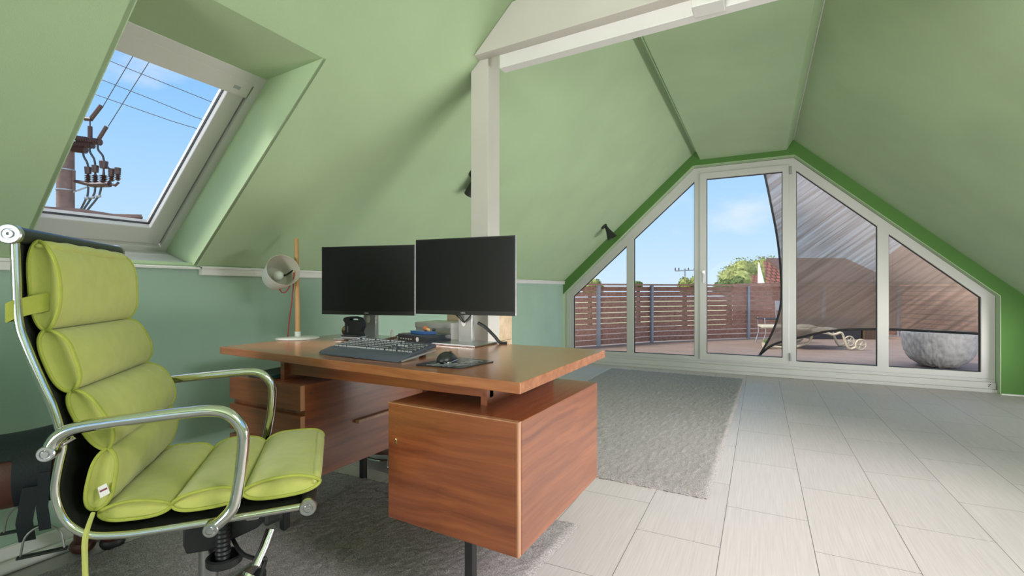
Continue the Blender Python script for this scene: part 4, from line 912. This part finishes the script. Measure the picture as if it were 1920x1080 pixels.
# shade sail, hanging outside the window
LE = smoothpath([V((0, 0, .158)), V((.121, 0, .404)), V((.205, 0, .65)), V((.240, 0, .882)), V((.236, 0, 1.20)), V((.199, 0, 1.628)), V((.130, 0, 2.05)), V((.049, 0, 2.492)), V((-.03, 0, 2.85)), V((-.12, 0, 3.25))], 4)
BE = smoothpath([V((0, 0, .158)), V((.12, 0, .27)), V((.27, 0, .345)), V((.444, 0, .398)), V((.779, 0, .498)), V((1.25, 0, .535)), V((1.80, 0, .525)), V((2.227, 0, .508)), V((2.9, 0, .44)), V((3.6, 0, .36))], 4)
def sample(pth, t_): k = t_*(len(pth)-1); i = min(int(k), len(pth)-2); return pth[i].lerp(pth[i+1], k-i)
P00, P01, P10, P11 = LE[0], LE[-1], BE[-1], V((3.7, 0, 2.6))
def sailpt(u, v):
    r_ = P10.lerp(P11, v); t_ = P01.lerp(P11, u)+V((0, 0, -.25*math.sin(PI*u)))
    p = sample(LE, v)*(1-u)+r_*u+sample(BE, u)*(1-v)+t_*v-(P00*(1-u)*(1-v)+P10*u*(1-v)+P01*(1-u)*v+P11*u*v)
    return V((p.x, 7.0+.16*math.sin(PI*u)*math.sin(PI*v)+.02*math.sin(9*u+5*v), p.z))
ss = empty('shade_sail', (1.5, 7.0, .1), 'brown see-through shade sail stretched outside the right half of the gable window', 'shade sail')
obj('fabric', B().grid(sailpt, 48, 40), 'sail', ss, smooth=True, angle=180)
obj('hem', B().tube([sailpt(0, i/40) for i in range(41)], .013, 8), 'hem', ss, smooth=True)
obj('hem', B().tube([sailpt(i/48, 0) for i in range(49)], .014, 8), 'hem', ss, smooth=True)
obj('corner_strap', B().tube([sailpt(0, 0), V((-.03, 7.0, .12)), V((-.06, 7.02, -.02))], [.02, .012, .006], 8), 'galv', ss, smooth=True)

# stone bowl planter
bw = RX*5.62+FX*6.36
tagit(obj('stone_bowl', B().lathe([(.002, 0), (.12, 0), (.20, .025), (.29, .085), (.35, .17), (.382, .28), (.388, .38), (.386, .47), (.34, .47), (.32, .36), (.26, .22), (.1, .14), (.002, .13)], 96, Matrix.Translation(bw+V((0, 0, -.022)))), 'stone', smooth=True, angle=60), 'big rough grey stone bowl standing on the balcony deck', 'planter')
sb_ = bpy.data.objects['stone_bowl']; md = sb_.modifiers.new('subdivision', 'SUBSURF'); md.levels = 2; md.render_levels = 2
tx = bpy.data.textures.new('stone_lumps', 'CLOUDS'); tx.noise_scale = .04; tx.noise_depth = 2
md = sb_.modifiers.new('displace', 'DISPLACE'); md.texture = tx; md.strength = .035; md.mid_level = .5; md.texture_coords = 'LOCAL'

# loungers
def lounger(D, pts, wheelpt, label, mirror_d, seat):
    t = empty('sun_lounger', tuple(cw(wheelpt[0], D, 0)), label, 'sun lounger')
    for k, dd in enumerate((0, mirror_d)):
        obj('side_frame', B().tube(smoothpath([cw(a_+dd*.35, D+dd, max(z_, .0)) for a_, z_ in pts], 4), .020, 10), 'lounger', t, smooth=True)
        if wheelpt[1]:
            c_ = cw(wheelpt[0]+dd*.35, D-.02+dd, .075); nn = FX
            w_ = obj('wheel', B().tube([c_+(RX*math.cos(2*PI*i/28)+V((0, 0, math.sin(2*PI*i/28))))*.085 for i in range(28)], .012, 8, closed=True), 'lounger', t, smooth=True)
            b_ = B().tube([c_-FX*.02, c_+FX*.02], .02, 14)
            for i in range(6): b_.tube([c_, c_+(RX*math.cos(PI*i/3)+V((0, 0, math.sin(PI*i/3))))*.08], .008, 6)
            obj('spokes', b_, 'lounger', w_, smooth=True)
    obj('lying_surface', B().hexa([cw(seat[0], D, seat[1]), cw(seat[2], D, seat[3]), cw(seat[2]+mirror_d*.35, D+mirror_d, seat[3]), cw(seat[0]+mirror_d*.35, D+mirror_d, seat[1])], (0, 0, .035)), 'lounger', t, bevel=.01)
    return t
lounger(8.1, [(5.05, .30), (5.31, .26), (5.37, .24), (5.44, .25), (5.53, .27), (5.58, .16), (5.64, .03), (5.70, .0), (5.82, .06)], (5.84, 1), 'beige resin sun lounger with two small spoked wheels on the deck behind the sail', .55, (4.6, .31, 5.52, .29))
lounger(8.3, [(4.45, .02), (4.70, .0), (4.91, .02), (5.0, .05), (5.08, .07), (5.13, .13), (5.17, .24), (5.19, .34)], (4.6, 0), 'second beige lounger frame low on the deck, left of the wheeled lounger', .5, (4.3, .33, 5.25, .33))
tagit(obj('planter_box', B().prism([tuple(cw(6.15, 9.9, -.022)), tuple(cw(7.17, 9.9, -.022)), tuple(cw(7.17, 10.3, -.022)), tuple(cw(6.15, 10.3, -.022))], (0, 0, .42)), 'anth', bevel=.01), 'dark anthracite planter box on the deck behind the loungers', 'planter')
tagit(obj('wooden_box', B().prism([tuple(cw(7.20, 9.85, -.022)), tuple(cw(7.42, 9.85, -.022)), tuple(cw(7.42, 10.2, -.022)), tuple(cw(7.20, 10.2, -.022))], (0, 0, .46)), 'brownbox', bevel=.008), 'narrow brown wooden box right of the dark planter', 'box')
gc = empty('garden_chair', tuple(cw(4.75, 8.9, 0)), 'thin grey metal folding garden chair partly behind the lower sail corner', 'chair')
for dd in (0, .42):
    obj('leg', B().tube([cw(4.66+dd*.2, 8.9+dd, .47), cw(4.68+dd*.2, 8.9+dd, .2), cw(4.62+dd*.2, 8.9+dd, -.01)], .009, 8), 'galv', gc, smooth=True)
    obj('leg', B().tube([cw(5.00+dd*.2, 8.9+dd, .78), cw(5.02+dd*.2, 8.9+dd, .45), cw(5.06+dd*.2, 8.9+dd, -.01)], .009, 8), 'galv', gc, smooth=True)
obj('seat', B().hexa([cw(4.63, 8.9, .44), cw(5.04, 8.9, .44), cw(5.12, 9.32, .44), cw(4.71, 9.32, .44)], (0, 0, .014)), 'anth', gc)
obj('backrest', B().hexa([cw(5.01, 8.9, .60), cw(5.09, 9.32, .60), cw(5.08, 9.32, .78), cw(5.00, 8.9, .78)], (.012, 0, 0)), 'galv', gc)
ft = empty('plant_pot', tuple(cw(4.62, 8.1, 0)), 'small clay flower pot with a few leaves by the sail corner on the deck', 'flower pot')
obj('pot', B().lathe([(.001, 0), (.045, 0), (.06, .09), (.064, .10), (.05, .10), (.001, .085)], 20, Matrix.Translation(cw(4.36, 8.3, -.022))), 'lounger', ft, smooth=True)
b = B()
for k in range(16):
    a_ = random.uniform(0, 6.28); r = random.uniform(.02, .07); p = cw(4.36, 8.3, .07); q = p+V((r*math.cos(a_), r*math.sin(a_), random.uniform(.04, .10)))
    b.tube([p, q], [.002, .006], 5)
obj('leaves', b, 'leaf', ft)

# ================================================================ OUTSIDE: far
def tree(c_, rad, h_, mat, label, n_=2200, blobs=9, seed=1, ls=.16):
    rnd = random.Random(seed); c_ = V(c_)
    t = empty('tree', (c_.x, c_.y, -3.1), label, 'tree', 'trees beyond the balcony fence')
    bl = []
    for k in range(blobs):
        a_ = rnd.uniform(0, 2*PI); r_ = rnd.uniform(0, .6)*rad
        bl.append((c_+V((r_*math.cos(a_), r_*math.sin(a_), -rnd.uniform(.0, .9)*h_*.5)), rad*rnd.uniform(.38, .6)))
    vs = []; fs = []
    for k in range(n_):
        bc_, br_ = rnd.choice(bl); d = V((rnd.gauss(0, 1), rnd.gauss(0, 1), rnd.gauss(0, 1))).normalized()
        p = bc_+d*br_*rnd.uniform(.75, 1.05); x = V((rnd.gauss(0, 1), rnd.gauss(0, 1), rnd.gauss(0, 1))).normalized(); y_ = x.cross(d+V((.01, .02, .03))).normalized(); s_ = ls*rnd.uniform(.6, 1.3)
        i = len(vs); vs += [p-x*s_, p+y_*s_*.6, p+x*s_, p-y_*s_*.6]; fs.append((i, i+1, i+2, i+3))
    b_ = B().add(vs, fs)
    for bc_, br_ in bl: b_.ball(bc_, br_*.8, 10, 7)
    obj('foliage', b_, mat, t)
    obj('trunk', B().tube([V((c_.x, c_.y, -3.1)), V((c_.x, c_.y, c_.z-h_*.3))], [.25, .15], 8), 'trunk', t)
def far(lat, d, z_): return cw(lat, d, z_)
tree(far(19.3, 43, 1.75), 1.35, 2.2, 'leaf', 'dark green pointed conifer left of the bright tree mass by the tiled roof', seed=2, ls=.10)
tree(far(24.3, 50.5, 2.75), 2.9, 3.4, 'leaf2', 'large yellowish green tree rising behind the tiled red roof', seed=3, n_=4500, ls=.13)
tree(far(31.5, 60, 3.4), 3.8, 3.2, 'leaf2', 'tall green tree at the right of the tree mass beside the sail edge', seed=8, n_=4500, ls=.15)
tree(far(14.3, 40, 1.62), .95, 1.2, 'leaf2', 'low rounded tree beneath the far crossarm utility pole', seed=4, ls=.09)
tree(far(18.0, 47, 1.75), 1.1, 1.2, 'leaf2', 'low tree partly behind the door mullion, right of the far utility pole', seed=5, ls=.09)
tree(far(16.2, 36, 1.45), .5, 1.2, 'leaf', 'small tree showing just right of the door handle', seed=9, n_=900, ls=.07)
tree(far(6.45, 40, 1.42), 1.2, 1.0, 'leaf2', 'low tree above the fence in the leftmost window pane', seed=6, ls=.09)
tree(far(11.5, 44, 1.50), .6, .8, 'leaf', 'tiny tree above the fence next to the first window mullion', seed=7, n_=900, ls=.09)
# far crossarm pole
up = empty('utility_pole', tuple(far(16.11, 45, -3.1)), 'distant thin utility pole with crossarm above the fence', 'utility pole')
obj('pole', B().tube([far(16.11, 45, -3.1), far(16.11, 45, 2.95)], .07, 8), 'galv', up)
obj('crossarm', B().tube([far(15.2, 45, 2.72), far(17.05, 45, 2.80)], .055, 6), 'galv', up)
for l_ in (15.22, 15.55, 16.45, 17.0): obj('insulator', B().tube([far(l_, 45, 2.75), far(l_, 45, 3.02)], .05, 6), 'insul', up)
# neighbouring houses
hs2 = empty('house', tuple(far(19, 35, -3.1)), 'white gabled house with red tiled roof beyond the fence', 'house')
A0, A1 = far(18.20, 34.5, 1.1), far(18.20, 37.5, 1.1)
obj('wall', B().prism([far(18.15, 34.5, -3.1), far(24, 34.5, -3.1), far(24, 37, -3.1), far(19.4, 37, -3.1)], (0, 0, 4.2)), 'wallpale', hs2)
obj('gable', B().prism([far(18.05, 34.4, .9), far(18.62, 36.6, .9), far(18.55, 36.4, 3.0)], tuple(RX*.1)), 'wallpale', hs2)
def roof(name, q, par, uvw, uvh):
    b_ = B().hexa(q, (0, 0, .1)); o_ = obj(name, b_, 'tiles', par)
    uv = o_.data.uv_layers.new(name='UVMap'); e0 = (V(q[1])-V(q[0])).normalized(); e1 = (V(q[3])-V(q[0])).normalized(); 
    for lp in o_.data.loops:
        p = o_.data.vertices[lp.vertex_index].co-V(q[0]); uv.data[lp.index].uv = (p.dot(e0), p.dot(e1))
    return o_
roof('roof', [far(18.0, 34.0, .9), far(24.2, 34.0, .9), far(24.2, 36.4, 3.05), far(18.95, 36.4, 3.05)], hs2, 1, 1)
hs3 = empty('house', tuple(far(17.8, 38.5, -3.1)), 'smaller house with pale red tiled roof, left of the gabled house', 'house')
obj('wall', B().prism([far(19.1, 38.5, -3.1), far(20.2, 38.5, -3.1), far(20.4, 40, -3.1), far(19.9, 40, -3.1)], (0, 0, 4.3)), 'wallpale', hs3)
roof('roof', [far(18.85, 38.0, 1.1), far(20.0, 38.0, 1.1), far(20.4, 39.4, 2.12), far(19.55, 39.4, 2.12)], hs3, 1, 1)
nh = empty('house', tuple(far(15, 20, -3.1)), 'broad dark brown neighbouring house seen through the shade sail', 'house')
obj('wall', B().prism([far(11.9, 20, -3.1), far(23, 20, -3.1), far(23, 26, -3.1), far(11.9, 26, -3.1)], (0, 0, 4.4)), 'darkroof', nh)
obj('roof', B().prism([far(11.6, 19.6, 1.2), far(15.6, 19.6, 1.2), far(15.6, 22.6, 2.35), far(11.9, 22.6, 2.35)], (0, 0, .12)), 'darkroof', nh)
obj('tall_roof', B().prism([far(14.9, 19.7, 1.2), far(23.5, 19.7, 1.2), far(23.5, 23, 4.0), far(19.4, 23, 3.6), far(17.7, 23, 2.35)], (0, 0, .12)), 'darkroof', nh)

# power pole outside the skylight
pw = empty('power_pole', tuple(cw(-11.1, 12, -3.1)), 'brown wooden power pole with insulators and cables outside the skylight', 'utility pole')
def c12(p, o_=0): return cw(p[0], 12+o_, p[1])
obj('pole', B().tube([cw(-11.1, 12, -3.1), cw(-11.1, 12, 4.7)], [.19, .17], 20), 'polebrown', pw, smooth=True)
for z_ in (3.45, 3.95): obj('steel_band', B().tube([cw(-11.1, 12, z_), cw(-11.1, 12, z_+.03)], .19, 20), 'galv', pw, smooth=True)
obj('bracket', B().box((-.03, -.03, -.25), (.03, .03, .25), Matrix.Translation(cw(-10.9, 12, 3.70))), 'polebrown', pw)
obj('crossarm', B().tube([c12((-10.92, 3.70)), c12((-10.4, 3.60)), c12((-10.0, 3.62))], [.03, .07, .08], 8).tube([c12((-10.05, 3.64)), c12((-9.86, 3.58)), c12((-9.78, 3.66))], .03, 8), 'insul', pw, smooth=True)
obj('brace', B().tube([c12((-10.9, 3.42)), c12((-10.36, 3.62))], .02, 8), 'galv', pw)
for (a_, z0), (b2, z1), big in (((-10.54, 3.66), (-10.54, 4.04), 1), ((-10.36, 3.66), (-10.36, 4.08), 1), ((-10.15, 3.66), (-10.15, 4.18), 1.25), ((-9.96, 3.68), (-9.96, 3.98), .9), ((-9.80, 3.70), (-9.79, 4.02), .9)):
    pr_ = [(.02, 0)]
    for k in range(4): pr_ += [(.075*big, .03+k*.045), (.03, .05+k*.045)]
    pr_ += [(.02, z1-z0-.18), (.065*big, z1-z0-.17), (.075*big, z1-z0), (.001, z1-z0+.01)]
    obj('insulator', B().lathe(pr_, 14, Matrix.Translation(c12((a_, z0)))), 'insul', pw, smooth=True, angle=30)
for p0, p1 in (((-10.95, 4.50), (-10.60, 4.46)), ((-10.9, 4.60), (-10.42, 4.58)), ((-10.8, 4.74), (-10.24, 4.66))):
    b = B(); n_ = 9; a_ = c12(p0); c_ = c12(p1)
    b.tube([a_.lerp(c_, k/(n_*2)) for k in range(n_*2+1)], [.03 if k % 2 else .085 for k in range(n_*2+1)], 12)
    obj('line_insulator', b, 'insul', pw)
for p0, p1, r in (((-10.21, 5.57), (-10.46, 5.25), .05), ((-10.08, 5.05), (-10.27, 4.74), .045), ((-10.49, 5.05), (-10.49, 4.66), .05)):
    obj('rod_insulator', B().tube([c12(p0), c12(p1)], r, 10), 'insul', pw, smooth=True)
obj('rod_foot', B().tube([c12((-10.62, 5.24)), c12((-10.45, 5.23))], .05, 8).tube([c12((-10.49, 5.22)), c12((-10.49, 5.0))], .015, 6), 'insul', pw)
for pts in ([(-10.66, 4.51), (-10.65, 4.32), (-10.57, 4.17), (-10.53, 4.03)], [(-10.5, 4.59), (-10.49, 4.42), (-10.39, 4.24), (-10.36, 4.07)], [(-10.3, 4.67), (-10.29, 4.48), (-10.18, 4.33), (-10.14, 4.17)], [(-10.12, 4.13), (-10.01, 4.0), (-9.85, 3.99)],
            [(-10.53, 3.60), (-10.55, 3.35), (-10.61, 3.21), (-10.85, 2.66), (-10.9, 2.0)], [(-10.36, 3.60), (-10.38, 3.39), (-10.48, 3.24), (-10.82, 2.66), (-10.88, 2.0)], [(-10.2, 3.61), (-10.24, 3.42), (-10.32, 3.26), (-10.76, 2.66), (-10.86, 2.0)]):
    obj('jumper_cable', B().tube(smoothpath([c12(p) for p in pts], 6), .024, 8), 'cable', pw, smooth=True)
for p in ((-10.57, 3.27), (-10.43, 3.29), (-10.28, 3.32)): obj('cable_clamp', B().ball(c12(p), .055, 10, 6, (1.3, 1, .8)), 'galv', pw, smooth=True)
for lab, pts in (('uppermost thin power line crossing the skylight view', [(-12.5, 7.9), (-10.74, 7.0), (-9.55, 6.5), (-8.75, 6.18), (-7.43, 5.65), (-5.0, 4.9)]),
            ('second dark power line down in the skylight view', [(-12.5, 7.1), (-10.87, 6.44), (-10.18, 6.21), (-9.0, 5.75), (-7.96, 5.32), (-5.5, 4.5)]),
            ('third power line down in the skylight view', [(-12.5, 6.65), (-10.87, 6.03), (-10.3, 5.83), (-9.55, 5.57), (-8.49, 5.2), (-5.5, 4.3)]),
            ('slanting power line rising left from the upper rod insulator', [(-10.21, 5.57), (-9.61, 6.58), (-9.3, 7.1), (-8.6, 8.3)]),
            ('slanting power line rising right from the lower rod insulator', [(-10.08, 5.07), (-9.55, 5.91), (-9.02, 6.74), (-8.4, 7.7), (-7.6, 9.0)])):
    tagit(obj('power_line', B().tube([c12(p, .05) for p in pts], .009, 6), 'cable'), lab, 'power line', 'power lines outside the skylight')
